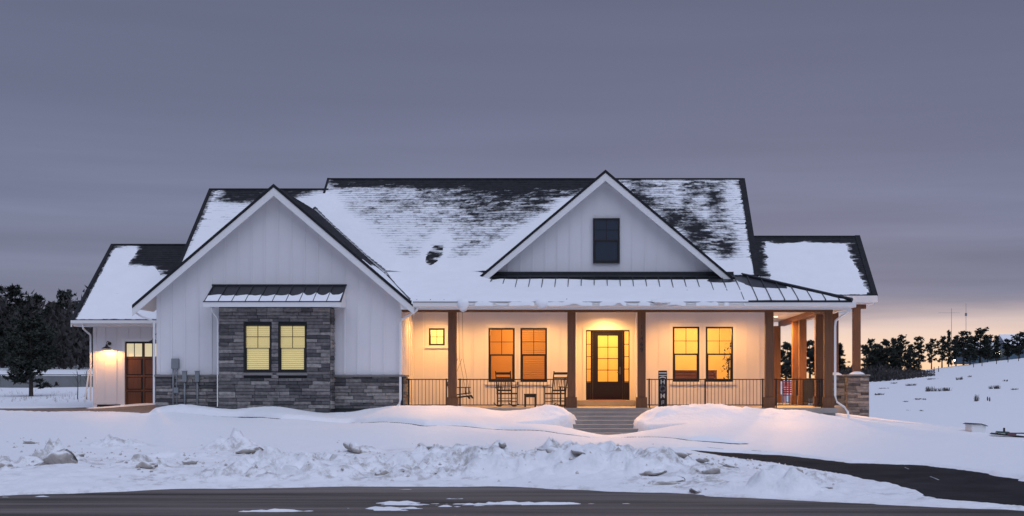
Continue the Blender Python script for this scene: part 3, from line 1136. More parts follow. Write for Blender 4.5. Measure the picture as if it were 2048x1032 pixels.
# furniture glimpsed through the right-hand porch windows
cab = thing('cabinet', 'low brown slatted cabinet seen through the porch windows beside the HOME sign', 'cabinet', (3.0, 5.4, .05))
MB().box(2.2, 4.15, 5.2, 5.75, .05, .10).box(2.2, 4.15, 5.2, 5.75, 1.16, 1.21).box(2.2, 2.26, 5.2, 5.75, .1, 1.16).box(4.09, 4.15, 5.2, 5.75, .1, 1.16).box(2.26, 4.09, 5.7, 5.74, .1, 1.16).build('frame', 'furn', cab)
for k in range(9):
    MB().box(2.26, 4.09, 5.215, 5.23, .14 + k * .113, .21 + k * .113).build('slat', 'furn', cab)
pl = thing('potted_tree', 'dark leafy indoor plant at the edge of the window beside the corner post', 'plant', (4.36, 3.15, .05))
MB().lathe([(.02, 0), (.15, .0), (.19, .34), (.16, .34), (.14, .28)], (4.36, 3.15, .05)).build('pot', 'furn', pl, smooth=True)
MB().tube([(4.36, 3.15, .3), (4.34, 3.16, 1.0), (4.37, 3.15, 1.6)], .02, 6).build('trunk', 'bark', pl)
rng = random.Random(3)
b = MB()
for k in range(150):
    c = Vector((4.38 + rng.gauss(0, .13), 3.15 + rng.gauss(0, .12), 1.40 + rng.gauss(0, .26)))
    d = Vector((rng.gauss(0, 1), rng.gauss(0, 1), rng.gauss(0, .6))).normalized()
    u = d.cross(Vector((0, 0, 1))).normalized() * .03
    b.poly([c - d * .07, c + u, c + d * .07, c - u])
b.build('leaves', 'leaf', pl)

fl = thing('floor_lamp', 'standing lamp with glowing shade inside the window right of the front door', 'lamp', (2.1, 6.2, .05))
MB().lathe([(.0, 0), (.16, 0), (.16, .03), (.02, .04), (.015, 1.3)], (2.25, 6.2, .05), 14).build('stand', 'black', fl)
MB().lathe([(.13, 1.68), (.21, 1.32)], (2.25, 6.2, .05), 20).build('lamp_shade', 'blind', fl)
# blinds
def blind(x0, x1, z0, z1, y, pitch, m, parent, frac=1.0, cover=.72):
    b = MB()
    z = z1 - .02
    while z > z1 - (z1 - z0) * frac:
        b.poly([(x0, y, z), (x1, y, z), (x1, y + .018, z - pitch * cover), (x0, y + .018, z - pitch * cover)])
        z -= pitch
    o = b.build('blind', m, parent)
    o['kind'] = 'stuff'
    return o


M['tanblind'] = mat('tan_blind', (.55, .36, .12), .7, .05, 3)
blind(W2[0] + .06, W2[1] - .06, W2[2] + .1, W2[3] - .05, kP + .10, .06, 'tanblind', house, .98, .30)

# ---- stone bay with two blind-lit windows
BY = -.6
BX0, BX1 = X(438, BY), X(660, BY)
BW1 = (X(488, BY), X(543.5, BY), Z(745, BY), Z(648, BY))
BW2 = (X(557, BY), X(613.5, BY), Z(745, BY), Z(648, BY))
bay = wall_sheet(BX0, BX1, -.4, 3.07, BY, .12, [BW1, BW2]).build('stone_veneer', 'mortar', house)
MB().box(BX0, BX0 + .1, BY + .12, -.001, -.4, 3.07).box(BX1 - .1, BX1, BY + .12, -.001, -.4, 3.07).build('bay_side', 'mortar', house)
for o_ in (BW1, BW2):
    w = window(o_, BY - .012, casing=False, rail=.022)
    MB().box(o_[0] - .04, o_[1] + .04, BY - .09, BY - .005, o_[2] - .085, o_[2] - .004).build('sill', 'sill', w)
    blind(o_[0] + .05, o_[1] - .05, o_[2] + .05, o_[3] - .05, BY + .09, .060, 'blind', w)
    MB().box(o_[0] + .01, o_[1] - .01, BY + .125, BY + .13, o_[2], o_[3]).build('blind_backing', 'blindback', w)

# stones: several rough block meshes shared by all
rng = random.Random(21)
stone_meshes = []
for k in range(8):
    me = bpy.data.meshes.new('stone')
    j = lambda a: rng.uniform(-a, a)
    vs = [(-.5, 0, -.5), (.5, 0, -.5), (.5, 0, .5), (-.5, 0, .5)]
    fr = [(-.48 + j(.012), -1 + j(.35), -.43 + j(.04)), (.48 + j(.012), -1 + j(.35), -.43 + j(.04)), (.48 + j(.012), -1 + j(.35), .43 + j(.04)), (-.48 + j(.012), -1 + j(.35), .43 + j(.04))]
    mid = [(j(.2), -1.15 + j(.3), j(.15))]
    me.from_pydata(vs + fr + mid, [], [(0, 1, 5, 4), (1, 2, 6, 5), (2, 3, 7, 6), (3, 0, 4, 7), (4, 5, 8), (5, 6, 8), (6, 7, 8), (7, 4, 8)])
    me.materials.append(M['stone'])
    stone_meshes.append(me)


def stones(parent, x0, x1, z0, z1, y, holes=(), rot=0.0, minz=-9, row=(.085, .118), wid=(.27, .62)):
    z = z0
    while z < z1 - .03:
        h = rng.uniform(*row)
        if z + h > z1 - .05:
            h = z1 - z
        segs = [(x0, x1)]
        for a, c, d, e in holes:
            if z + h > d - .08 and z < e:
                n = []
                for p, q in segs:
                    if a > p and c < q:
                        n += [(p, a), (c, q)]
                    elif c <= p or a >= q:
                        n.append((p, q))
                segs = n
        for p, q in segs:
            u = p
            while u < q - .02:
                w = rng.uniform(*wid)
                if q - u - w < .18:
                    w = q - u
                if z + h > minz:
                    o = link('stone', rng.choice(stone_meshes), parent)
                    if rot == 0:
                        o.location = (u + w / 2, y, z + h / 2)
                    else:
                        o.location = (y, u + w / 2, z + h / 2)
                        o.rotation_euler = (0, 0, rot)
                    o.scale = (w, rng.uniform(.025, .05), h)
                u += w
        z += h


stones(bay, BX0, BX1, -.12, 3.05, BY, [BW1, BW2])
base_l = MB().box(WX0, BX0, -.06, -.001, -.4, 1.0).build('stone_veneer', 'mortar', house)
stones(base_l, WX0, BX0 - .02, -.02, .95, -.06)
base_r = MB().box(BX1, WX1, -.06, -.001, -.4, 1.0).build('stone_veneer', 'mortar', house)
stones(base_r, BX1 + .02, WX1, -.02, .95, -.06)
MB().box(WX0 - .03, BX0 - .005, -.12, -.002, .955, 1.02).build('stone_cap', 'sill', house, bevel=.008)
MB().box(BX1 + .005, WX1 + .03, -.12, -.002, .955, 1.02).build('stone_cap', 'sill', house, bevel=.008)
# returns: bay side and wing side towards the porch, joined
ret = MB().box(WX1 + .001, WX1 + .06, -.05, .75, -.1, .98).build('stone_veneer', 'mortar', house)
stones(ret, -.05, .75, 0, .95, WX1 + .06, rot=R(90))
rb = MB().box(BX1 + .001, BX1 + .012, BY, -.1, -.1, 3.05).build('stone_veneer', 'mortar', house)
stones(rb, BY, -.12, -.02, 3.03, BX1 + .012, rot=R(90), row=(.1, .13), wid=(.47, .6))
MB().box(WX1 + .0, WX1 + .12, -.12, .8, .955, 1.015).build('stone_cap', 'sill', house, bevel=.008)


# ---- roofs
def rp(px, py, zf):                               # photo pixel -> point on a front roof plane
    lo, hi = 30.0, 60.0
    for _ in range(60):
        d = (lo + hi) / 2
        x = (px - VX) * d / F
        if CZ + (VY - py) * d / F > float(zf(x, d - D0)):
            lo = d
        else:
            hi = d
    return (px - VX) * d / F, d - D0


def blobs(x, y, zf, lst):
    t = 0.0
    for px, py, rx_, ry_, a in lst:
        cx, cy = rp(px, py, zf)
        t = t + a * np.exp(-((x - cx) / rx_) ** 2 - ((y - cy) / ry_) ** 2)
    return t


def t_main(x, y):
    # .010-.016 is the shingle lip: thinner snow than that shows as stripes
    t = .0076 + .0080 * fbm(x, y, .20, .11, 3, .7, 1.0) + .004 * fbm(x, y, 1.3, .7, 3, .5, 5.0)
    v1 = segdist(x, y, (-9.85, 5.39), (-6.9, 2.5))
    v2 = segdist(x, y, (-3.66, 2.5), (.26, 6.38))
    v3 = segdist(x, y, (.26, 6.38), (4.2, 2.5))
    v4 = segdist(x, y, (-9.85, 5.39), (-13.83, 1.44))
    t = t + .075 * np.exp(-(v1 / .55) ** 2) + .07 * np.exp(-(v2 / .55) ** 2) * (y < 6.0) + .03 * np.exp(-(v3 / .22) ** 2) * (y < 3.4) + .05 * np.exp(-(v4 / .6) ** 2)
    mid = (x > -9.6) & (x < .4)
    t = t + mid * .075 * (1 - sstep(2.6, 3.35, y))
    t = t - mid * .015 * sstep(6.25, 6.75, y - .12 * fbm(x, y, 1.2, 9, 2)) * (1 + .5 * sstep(-6, -2, x))
    t = t + blobs(x, y, zM, [(800, 470, 1.6, .9, .006), (700, 390, .5, .5, .003), (1070, 425, .9, .8, -.0075), (1010, 385, 1.6, .40, -.009), (960, 420, .6, .5, -.003), (1060, 470, .8, .5, -.003), (1000, 510, .8, .5, .003),
                              (1340, 440, .35, .50, -.011), (1400, 470, .32, .55, -.013), (1450, 500, .28, .4, -.012), (1300, 400, .5, .6, -.004), (1430, 390, .35, .9, -.008), (1380, 380, .3, .6, -.006),
                              (1490, 470, .3, 2.2, .013), (1465, 380, .25, .5, .009), (1355, 400, .12, .9, .007), (1410, 410, .1, .9, .006), (1480, 535, .8, .35, .03)])
    cx, cy = rp(869, 510, zM)
    e = np.sqrt(((x - cx - .22 * (y - cy)) / .20) ** 2 + ((y - cy) / .42) ** 2) + .12 * fbm(x, y, .2, .2, 2, .5, 3.0)
    t = t + .014 * np.exp(-((e - 1.9) / .8) ** 2)
    t = np.where(e < 1.15, -.05, t)                    # bare patch round the roof vent
    t = t + (x > .8) * (y > 2.9) * .0065 * fbm(x + .15 * y, y, .30, 3.5, 3, .6, 61.0)
    lm = x < -9.75
    t = t + lm * (.012 - .024 * sstep(5.55, 6.05, y - .1 * fbm(x, y, .8, 9, 2)) * sstep(-13.7, -13.1, x)) + lm * .02 * (1 - sstep(3.0, 5.2, y)) * (x < -10.5)
    t = t - .02 * (x > 5.10) - .02 * sstep(-13.60, -13.72, x)
    return t


def t_gar(x, y):
    t = .028 + .006 * fbm(x, y, .4, .2, 4, .6, 2.0) + .006 * fbm(x, y, 1.2, .8, 2, .5, 3.0)
    fr = 7.0 - .55 * sstep(-16.2, -15.2, x) + .35 * fbm(x, y, .5, 9, 3, .6, 4.0)
    t = t - .055 * sstep(fr - .25, fr + .15, y) * sstep(-17.05, -16.85, x + .15 * fbm(x, y, .5, .5, 2)) - .02 * sstep(7.75, 7.95, y)
    t = t - .05 * (1 - sstep(-17.86, -17.76, x + .03 * fbm(x, y, .4, .2, 3)))
    return t * np.clip((y - 4.38) / .06, 0, 1)


def t_rw(x, y):
    t = .024 + .006 * fbm(x, y, .4, .2, 4, .6, 6.0)
    l = 6.35 + .35 * sstep(8.0, 10.5, y) * 0 + .25 * fbm(x, y, .6, .5, 3, .6, 7.0)
    t = t - .06 * (1 - sstep(l - .1, l + .2, x)) - .05 * sstep(10.55, 10.75, y + .12 * fbm(x, y, .5, .5, 2))
    rr = 10.0 - .35 * np.clip((y - 7.9) / 3, 0, 1)
    t = t - .05 * sstep(rr - .12, rr + .10, x + .12 * fbm(x, y, .3, .15, 3, .6, 8.0))
    return t * np.clip((y - 7.78) / .06, 0, 1) - .001


def shingles(parent, poly, to3, cosl, expo=.14, seed=1, dust=None):
    rg = random.Random(seed)
    b = MB()
    st = expo * cosl
    bb = [p[1] for p in poly]
    lo, hi = min(bb), max(bb)

    def spans(v):
        xs = []
        n = len(poly)
        for i in range(n):
            (a1, b1), (a2, b2) = poly[i], poly[(i + 1) % n]
            if (b1 > v) != (b2 > v):
                xs.append(a1 + (a2 - a1) * (v - b1) / (b2 - b1))
        xs.sort()
        return [(xs[i], xs[i + 1]) for i in range(0, len(xs) - 1, 2)]
    v = lo
    while v < hi - 1e-4:
        v2 = min(v + st, hi)
        s1, s2 = spans(v + 1e-4), spans(v2 - 1e-4)
        if len(s1) != len(s2):
            m = spans((v + v2) / 2)
            s1 = s2 = m
        for (l0, l1), (u0, u1) in zip(s1, s2):
            L = max(l1 - l0, u1 - u0, .01)
            t = 0.0
            while t < 1 - 1e-6:
                t2 = min(1.0, t + rg.uniform(.2, .5) / L)
                h = .010 + rg.choice((0, 0, .006))
                p = [(l0 + (l1 - l0) * t, v), (l0 + (l1 - l0) * t2, v), (u0 + (u1 - u0) * t2, v2), (u0 + (u1 - u0) * t, v2)]
                q = [Vector(to3(*c)) for c in p]
                e = Vector((0, 0, 1))
                b.poly([q[0] + e * h, q[1] + e * h, q[2] + e * .002, q[3] + e * .002])
                b.poly([q[0] - e * .004, q[1] - e * .004, q[1] + e * h, q[0] + e * h])
                t = t2
        v = v2
    o = b.build('shingles', 'shingle', parent)
    if dust is not None:
        co = np.array(b.v)
        a = dust(co[:, 0], co[:, 1]).reshape(-1, 8)
        rs = np.random.RandomState(seed)
        a = a + rs.normal(0, .10, (len(a), 1)) * (a > .01)
        a[:, 4:] *= .55                               # the lips stay barer than the tabs
        at = o.data.attributes.new('dust', 'FLOAT', 'POINT')
        at.data.foreach_set('value', np.clip(a, 0, 1).reshape(-1).astype(np.float32))
    o['kind'] = 'stuff'
    return o


def slab(name, pts, th, m, parent=None):
    return MB().prism([(p[0], p[1], p[2]) for p in pts], (0, 0, -th)).build(name, m, parent or house)


MAIN = [(-13.83, 1.44), (-9.85, 5.39), (-6.9, 2.5), (-3.66, 2.5), (.26, 6.38), (4.2, 2.5), (5.25, 2.5), (5.25, 6.91), (-9.7, 6.91), (-9.7, 6.39), (-13.83, 6.39)]
mp = lambda pg, zf: [(x, y, float(zf(x, y))) for x, y in pg]
roof_m = slab('roof', mp(MAIN, lambda x, y: zM(x, y) - .004), .07, 'shingle')
shingles(roof_m, MAIN, lambda a, c: (a, c, zM(a, c)), .756, dust=lambda x, y: sstep(-.006, .018, t_main(x, y)))
slab('roof', [(5.25, 6.911, 8.105), (5.25, 11.8, 3.9), (-9.7, 11.8, 3.9), (-9.7, 6.911, 8.105)], .07, 'shingle')
slab('roof', [(-9.7, 6.391, 7.655), (-9.7, 11.5, 3.3), (-13.83, 11.5, 3.3), (-13.83, 6.391, 7.655)], .07, 'shingle')
MB().tube([(-9.72, 6.91, 8.115), (5.27, 6.91, 8.115)], .045, 6).build('ridge_cap', 'shingle', house)
MB().tube([(-13.85, 6.39, 7.665), (-9.6, 6.39, 7.665)], .045, 6).build('ridge_cap', 'shingle', house)
# dark drip edge up the right and left rakes of the main roof
MB().prism([(5.25, 2.45, zM(0, 2.45) + .025), (5.25, 6.93, zM(0, 6.93) + .025), (5.25, 6.93, zM(0, 6.93) - .25), (5.25, 2.45, zM(0, 2.45) - .25)], (.05, 0, 0)).build('rake_board', 'trim', house)
MB().prism([(5.12, 2.45, zM(0, 2.45) + .032), (5.12, 6.93, zM(0, 6.93) + .032), (5.12, 6.93, zM(0, 6.93) + .005), (5.12, 2.45, zM(0, 2.45) + .005)], (.2, 0, 0)).build('drip_edge', 'shingle', house)
MB().prism([(-13.87, 1.5, zM(0, 1.5) + .032), (-13.87, 6.41, zM(0, 6.41) + .032), (-13.87, 6.41, zM(0, 6.41) - .02), (-13.87, 1.5, zM(0, 1.5) - .02)], (.12, 0, 0)).build('drip_edge', 'shingle', house)
MB().prism([(-9.76, 6.2, zM(0, 6.2) + .03), (-9.76, 6.95, zM(0, 6.95) + .03), (-9.76, 6.95, zM(0, 6.95) - .35), (-9.76, 6.2, zM(0, 6.2) - .3)], (.08, 0, 0)).build('rake_board', 'shingle', house)

FY = -.45


def gable_roof(xa, zf, half_l, half_r, y0, left_poly, right_poly, seed):
    for pg, sgn in ((left_poly, 1), (right_poly, -1)):
        r = slab('roof', mp(pg, lambda x, y: float(zf(x)) - .004), .05, 'shingle')
        # boards under the slab, seen from below as soffit
        MB().prism([(p[0], p[1], float(zf(p[0])) - .058) for p in pg], (0, 0, -.02)).build('soffit', 'trim', r)
        if sgn == 1:
            shingles(r, [(-p[1], p[0]) for p in pg], lambda a, c: (c, -a, float(zf(c))), .76, seed=seed)
        else:
            shingles(r, [(p[1], -p[0]) for p in pg], lambda a, c: (-c, a, float(zf(-c))), .76, seed=seed + 1)
    # rake boards and dark edge
    for x1 in (xa - half_l, xa + half_r):
        z1, za = float(zf(x1)), float(zf(xa))
        MB().prism([(xa, y0 - .02, za - .075), (x1, y0 - .02, z1 - .075), (x1, y0 - .02, z1 - .30), (xa, y0 - .02, za - .33)], (0, .04, 0)).build('rake_board', 'trim', house)
        MB().prism([(xa, y0 - .04, za + .03), (x1, y0 - .04, z1 + .03), (x1, y0 - .04, z1 - .07), (xa, y0 - .04, za - .07)], (0, .12, 0)).build('drip_edge', 'shingle', house)


gable_roof(WA, zG, 4.30, 4.28, FY,
           [(WA, FY), (WA, 5.42), (-13.83, 1.46), (-14.15, 1.46), (-14.15, FY)],
           [(WA, FY), (-5.57, FY), (-5.57, .05), (-6.92, 2.53), (WA, 5.42)], 5)
gable_roof(CA, zC, 4.18, 4.26, 2.15,
           [(CA, 2.15), (CA, 6.4), (-3.7, 2.5), (-3.92, 2.4), (-3.92, 2.15)],
           [(CA, 2.15), (4.52, 2.15), (4.52, 2.4), (4.25, 2.5), (CA, 6.4)], 9)

# porch roof: standing seam metal with a hip on the right
PR = [(-5.73, -.45), (7.75, -.45), (4.7, 2.6), (-6.94, 2.6)]
PRS = [(-5.62, -.62), (7.75, -.62), (7.75, -.45), (4.55, 2.75), (-7.0, 2.75)]
proof = slab('porch_roof', mp(PR, lambda x, y: zPch(x, y)), .05, 'metal')
zS = lambda x, y: 3.26 + .34 * (7.75 - x)
slab('porch_roof', mp([(7.75, -.449), (7.75, 10.6), (4.7, 10.6), (4.7, 2.601)], zS), .05, 'metal')
x = -5.5
while x < 7.6:
    yt = 2.6 if x < 4.7 else 2.6 - (x - 4.7)
    if yt > -.3:
        MB().prism([(x - .012, -.44, zPch(0, -.44)), (x + .012, -.44, zPch(0, -.44)), (x + .012, -.44, zPch(0, -.44) + .045), (x - .012, -.44, zPch(0, -.44) + .045)], (0, yt + .44, .34 * (yt + .44))).build('seam', 'metal', proof)
    x += .415
MB().tube([(7.75, -.45, 3.30), (4.6, 2.7, 4.36)], .055, 6).build('hip_cap', 'metal', house)
MB().box(-3.9, 4.45, 2.47, 2.597, 4.26, 4.40).build('flashing', 'metal', house)
MB().prism([(-3.9, 2.2, 4.19), (4.45, 2.2, 4.19), (4.45, 2.47, 4.285), (-3.9, 2.47, 4.285)], (0, 0, .02)).build('flashing', 'metal', house)
# gutter and fascia
MB().prism([(-5.6, -.42, 3.20), (-5.6, -.42, 3.07), (-5.6, -.50, 3.06), (-5.6, -.56, 3.10), (-5.6, -.57, 3.21), (-5.6, -.55, 3.21)], (13.45, 0, 0)).build('gutter', 'trim', house)
MB().box(-6.0, 7.72, -.418, -.38, 3.0, 3.19).build('fascia', 'trim', house)
MB().box(-5.6, 7.7, -.58, -.40, 3.213, 3.232).build('drip_edge', 'metal', house)
MB().box(7.70, 7.80, -.42, 10.5, 3.06, 3.22).build('gutter', 'trim', house)
# porch ceiling, soffit, beams
MB().box(-6.02, 7.70, -.378, kP - .001, 3.131, 3.16).build('porch_ceiling', 'ceil', house)
MB().box(PW1 + .001, 7.70, kP, 10.5, 3.131, 3.16).build('porch_ceiling', 'ceil', house)
MB().box(a0 - .15, a1 + .15, kP + .18, AD, 3.132, 3.16).build('porch_ceiling', 'ceil', house)
MB().box(-6.02, 7.24, -.02, .22, 2.95, 3.13).build('beam', 'cedarh', house, bevel=.01)
MB().box(6.98, 7.22, .221, 10.2, 2.951, 3.129).build('beam', 'cedar', house, bevel=.01)

# garage roof and right wing roof
GR = [(-17.93, 4.4), (-13.5, 4.4), (-13.5, 8.05), (-17.93, 8.05)]
r = slab('roof', mp(GR, lambda x, y: zGar(x, y) - .004), .07, 'shingle')
shingles(r, GR, lambda a, c: (a, c, float(zGar(a, c))), .78, seed=31, dust=lambda x, y: sstep(-.012, .022, t_gar(x, y)))
slab('roof', [(-17.93, 8.051, 5.85), (-13.5, 8.051, 5.85), (-13.5, 11.9, 2.8), (-17.93, 11.9, 2.8)], .07, 'shingle')
MB().tube([(-17.95, 8.05, 5.865), (-13.6, 8.05, 5.865)], .045, 6).build('ridge_cap', 'shingle', house)
MB().prism([(-17.98, 4.36, zGar(0, 4.36) + .03), (-17.98, 8.07, zGar(0, 8.07) + .03), (-17.98, 8.07, zGar(0, 8.07) - .22), (-17.98, 4.36, zGar(0, 4.36) - .22)], (.05, 0, 0)).build('rake_board', 'trim', house)
MB().prism([(-17.99, 4.36, zGar(0, 4.36) + .045), (-17.99, 8.07, zGar(0, 8.07) + .045), (-17.99, 8.07, zGar(0, 8.07) + .0), (-17.99, 4.36, zGar(0, 4.36) + .0)], (.12, 0, 0)).build('drip_edge', 'shingle', house)
MB().prism([(-17.93, 4.38, 2.86), (-17.93, 4.38, 2.76), (-17.93, 4.30, 2.76), (-17.93, 4.25, 2.80), (-17.93, 4.25, 2.90), (-17.93, 4.28, 2.90)], (4.2, 0, 0)).build('gutter', 'trim', house)
MB().box(-17.9, -13.6, 4.385, 4.43, 2.70, 2.85).build('fascia', 'trim', house)
MB().box(-17.9, -13.6, 4.44, 4.999, 2.70, 2.73).build('soffit', 'trim', house)

RW = [(5.0, 7.8), (10.24, 7.8), (10.24, 11.0), (5.0, 11.0)]
r = slab('roof', mp(RW, lambda x, y: zRW(x, y) - .004), .07, 'shingle')
shingles(r, RW, lambda a, c: (a, c, float(zRW(a, c))), .79, seed=41, dust=lambda x, y: sstep(-.012, .018, t_rw(x, y)))
slab('roof', [(5.0, 11.001, 6.49), (10.24, 11.001, 6.49), (10.24, 14.2, 4.0), (5.0, 14.2, 4.0)], .07, 'shingle')
MB().tube([(5.2, 11.0, 6.50), (10.26, 11.0, 6.50)], .045, 6).build('ridge_cap', 'shingle', house)
MB().prism([(10.10, 7.75, zRW(0, 7.75) + .045), (10.10, 11.03, zRW(0, 11.03) + .045), (10.10, 11.03, zRW(0, 11.03) + .0), (10.10, 7.75, zRW(0, 7.75) + .0)], (.2, 0, 0)).build('drip_edge', 'shingle', house)
MB().prism([(10.24, 7.75, zRW(0, 7.75) + .0), (10.24, 11.03, zRW(0, 11.03) + .0), (10.24, 11.03, zRW(0, 11.03) - .25), (10.24, 7.75, zRW(0, 7.75) - .25)], (.04, 0, 0)).build('rake_board', 'trim', house)
MB().box(5.0, 10.28, 7.72, 7.79, 3.72, 3.97).build('fascia', 'trim', house)
MB().box(5.0, 10.2, 7.8, 14.0, 3.66, 3.70).build('soffit', 'trim', house)
MB().box(5.7, 9.9, 7.9, 8.1, 3.50, 3.655).build('beam', 'cedarh', house)

# awning over the bay
awn = MB().prism([(-11.84, .0, 3.76), (-7.73, .0, 3.76), (-7.70, -.95, 3.21), (-11.84, -.95, 3.21)], (0, 0, -.03)).build('awning', 'metal', house)
MB().prism([(-11.80, -.93, 3.18), (-11.80, -.93, 3.06), (-11.80, -.001, 3.06), (-11.80, -.001, 3.70)], (.04, 0, 0)).build('fascia', 'trim', awn)
MB().prism([(-7.77, -.93, 3.18), (-7.77, -.93, 3.06), (-7.77, -.001, 3.06), (-7.77, -.001, 3.70)], (.04, 0, 0)).build('fascia', 'trim', awn)
MB().box(-11.84, -7.71, -.975, -.935, 3.05, 3.195).build('fascia', 'trim', awn)
MB().box(-11.84, -7.71, -.99, -.93, 3.196, 3.225).build('drip_edge', 'metal', awn)
MB().box(-11.755, -7.775, -.93, -.001, 3.075, 3.09).build('soffit', 'trim', awn)
MB().box(-11.86, -7.71, -.03, -.002, 3.75, 3.80).build('flashing', 'metal', awn)
for k in range(11):
    x = -11.80 + k * .407
    MB().prism([(x - .01, -.96, zAwn(0, -.96)), (x + .01, -.96, zAwn(0, -.96)), (x + .01, -.96, zAwn(0, -.96) + .035), (x - .01, -.96, zAwn(0, -.96) + .035)], (0, .95, .95 * .58)).build('seam', 'metal', awn)

# ---- porch floor, steps, posts
MB().box(-6.02, 7.32, -.28, kP, -.16, 0).build('porch_floor', 'concrete', house, bevel=.01)
MB().box(a0, a1, kP + .001, AD, -.16, -.001).build('porch_floor', 'concrete', house)
MB().box(PW1, 7.32, kP + .001, 10.4, -.16, -.002).build('porch_floor', 'concrete', house)
MB().box(-6.0, 7.28, -.22, -.05, -.7, -.161).box(7.1, 7.27, -.05, 10.3, -.8, -.161).build('foundation', 'concrete', house)
MB().box(5.7, 10.0, 7.9, 13.6, -.7, -.12).build('patio_slab', 'concrete', house)
steps = thing('entry_steps', 'concrete entry steps between two snow mounds, leading up to the front door', 'steps', (.24, -1.2, -.7))
for k in range(6):
    z = -.115 * (k + 1)
    y1 = -.281 - .30 * k
    w = .0 if k < 5 else 1.0
    MB().box(-1.05 - w, 1.35 + w, y1 - .30, y1 - .001, -.95, z).build('step', 'concrete', steps, bevel=.012)


def post(x, y, z0, z1, w=.25, plinth=True):
    o = MB().box(x - w / 2, x + w / 2, y - w / 2, y + w / 2, z0 + (.33 if plinth else 0), z1).build('porch_post', 'cedar', house, bevel=.008)
    if plinth:
        MB().box(x - w / 2 - .045, x + w / 2 + .045, y - w / 2 - .045, y + w / 2 + .045, z0 + .002, z0 + .30).build('plinth', 'cedar', o, bevel=.008)
        q = w / 2 + .045
        MB().prism([(x - q, y - q, z0 + .301), (x + q, y - q, z0 + .301), (x + q, y + q, z0 + .301), (x - q, y + q, z0 + .301)], (0, 0, .028)).build('plinth_cap', 'cedar', o, bevel=.01)
    return o


fp = [post(X(p, .1), .1, 0, 2.949) for p in (905, 1143, 1283, 1538, 1656)]
for p, y in ((1638, 1.7), (1605, 5.0), (1591, 6.6), (1554, 10.0)):
    post(X(p, y), y, 0, 2.949)


def text_mesh(name, cu, m, parent):
    tmp = bpy.data.objects.new('tmp_text', cu)
    COL.objects.link(tmp)
    bpy.context.view_layer.update()
    me = bpy.data.meshes.new_from_object(tmp.evaluated_get(bpy.context.evaluated_depsgraph_get()))
    bpy.data.objects.remove(tmp)
    me.materials.clear()
    me.materials.append(M[m])
    return link(name, me, parent)


# the house number down the post right of the steps
NX = X(1283, .1)
for k, ch in enumerate('11469'):
    cu = bpy.data.curves.new('house_number', 'FONT')
    cu.body = ch
    cu.size = .185
    cu.extrude = .008
    cu.align_x = 'CENTER'
    o = text_mesh('house_number', cu, 'black', fp[2])
    o.location = (NX, .1 - .135, Z(658 + k * 11.5, 0))
    o.rotation_euler = (R(90), 0, 0)


# stone columns of the patio
def stone_column(x, y, z0, z1, w):
    c = MB().box(x - w / 2, x + w / 2, y - w / 2, y + w / 2, z0 - .3, z1).build('stone_column', 'mortar', house)
    stones(c, x - w / 2 - .02, x + w / 2 + .02, z0, z1 - .01, y - w / 2, row=(.09, .12), wid=(.25, .5))
    b = MB()
    z = z0
    while z < z1 - .02:                               # the side face, joined
        h = rng.uniform(.09, .12)
        h = min(h, z1 - z)
        d = rng.uniform(.02, .045)
        b.box(x - w / 2 - d, x - w / 2 - .002, y - w / 2 + .02, y + rng.uniform(-.1, .1), z + .004, z + h - .004)
        z += h
    b.build('side_stones', 'stone', c, kind='stuff')
    MB().box(x - w / 2 - .06, x + w / 2 + .06, y - w / 2 - .06, y + w / 2 + .06, z1 + .001, z1 + .06).build('column_cap', 'sill', c, bevel=.01)
    s = MB()
    s.lathe([(0.0, .11), (.13, .10), (.24, .05), (.30, 0)], (x, y - .1, z1 + .061), 14)
    s.build('snow_cap', 'snow', c, smooth=True, kind='stuff')


stone_column(9.56, 8.0, -.62, 1.02, .74)
stone_column(9.56, 12.4, -.4, 1.02, .74)
post(9.56, 8.0, 1.08, 3.66, .27, False)
post(9.56, 12.4, 1.08, 3.66, .27, False)
post(9.2, 13.9, -.12, 3.66, .27, False)

# ---- railings
bal = MB().box(-.007, .007, -.007, .007, 0, 1).mesh('baluster')
bal.materials.append(M['black'])


def railing(p, q, posts, z0=0.0, top=.89, bot=.09, sp=.108):
    p, q = Vector((*p, z0)), Vector((*q, z0))
    L = (q - p).length
    d = (q - p) / L
    n = Vector((-d.y, d.x, 0))

    def bar(a, c, zA, zB, w):
        A, B = p + d * a, p + d * c
        b = MB()
        b.prism([tuple(A - n * w + Vector((0, 0, zA))), tuple(A + n * w + Vector((0, 0, zA))), tuple(A + n * w + Vector((0, 0, zB))), tuple(A - n * w + Vector((0, 0, zB)))], tuple(B - A))
        return b
    r = bar(0, L, top - .03, top, .02).build('railing', 'black', house)
    bar(0, L, bot - .018, bot + .012, .016).build('bottom_rail', 'black', r)
    for t in posts:
        c = p + d * (t * L)
        MB().box(c.x - .02, c.x + .02, c.y - .02, c.y + .02, z0 + .001, z0 + top + .012).build('rail_post', 'black', r)
    t = sp / 2
    while t < L:
        o = link('baluster', bal, r)
        c = p + d * t
        o.location = (c.x, c.y, z0 + bot + .012)
        o.scale = (1, 1, top - .042 - bot)
        t += sp
    return r


ry = .06
railing((X(812, 0), ry), (X(896, 0), ry), [.06, .955])
railing((X(915, 0), ry), (X(1134, 0), ry), [.022, .98])
railing((X(1293, 0), ry), (X(1529, 0), ry), [.025, .50, .985])
railing((X(1548, 0), ry), (X(1648, 0), ry), [.05, .96])
xs_ = 7.09
railing((xs_, .25), (xs_, 1.57), [.05, .95])
railing((xs_, 1.83), (xs_, 4.87), [.02, .98])
railing((xs_, 5.13), (xs_, 6.4), [.05, .95])
railing((5.75, 10.0), (6.75, 10.0), [.1, .9])
railing((9.95, 12.4), (7.6, 12.4), [.3, .95], z0=-.1, top=1.0)


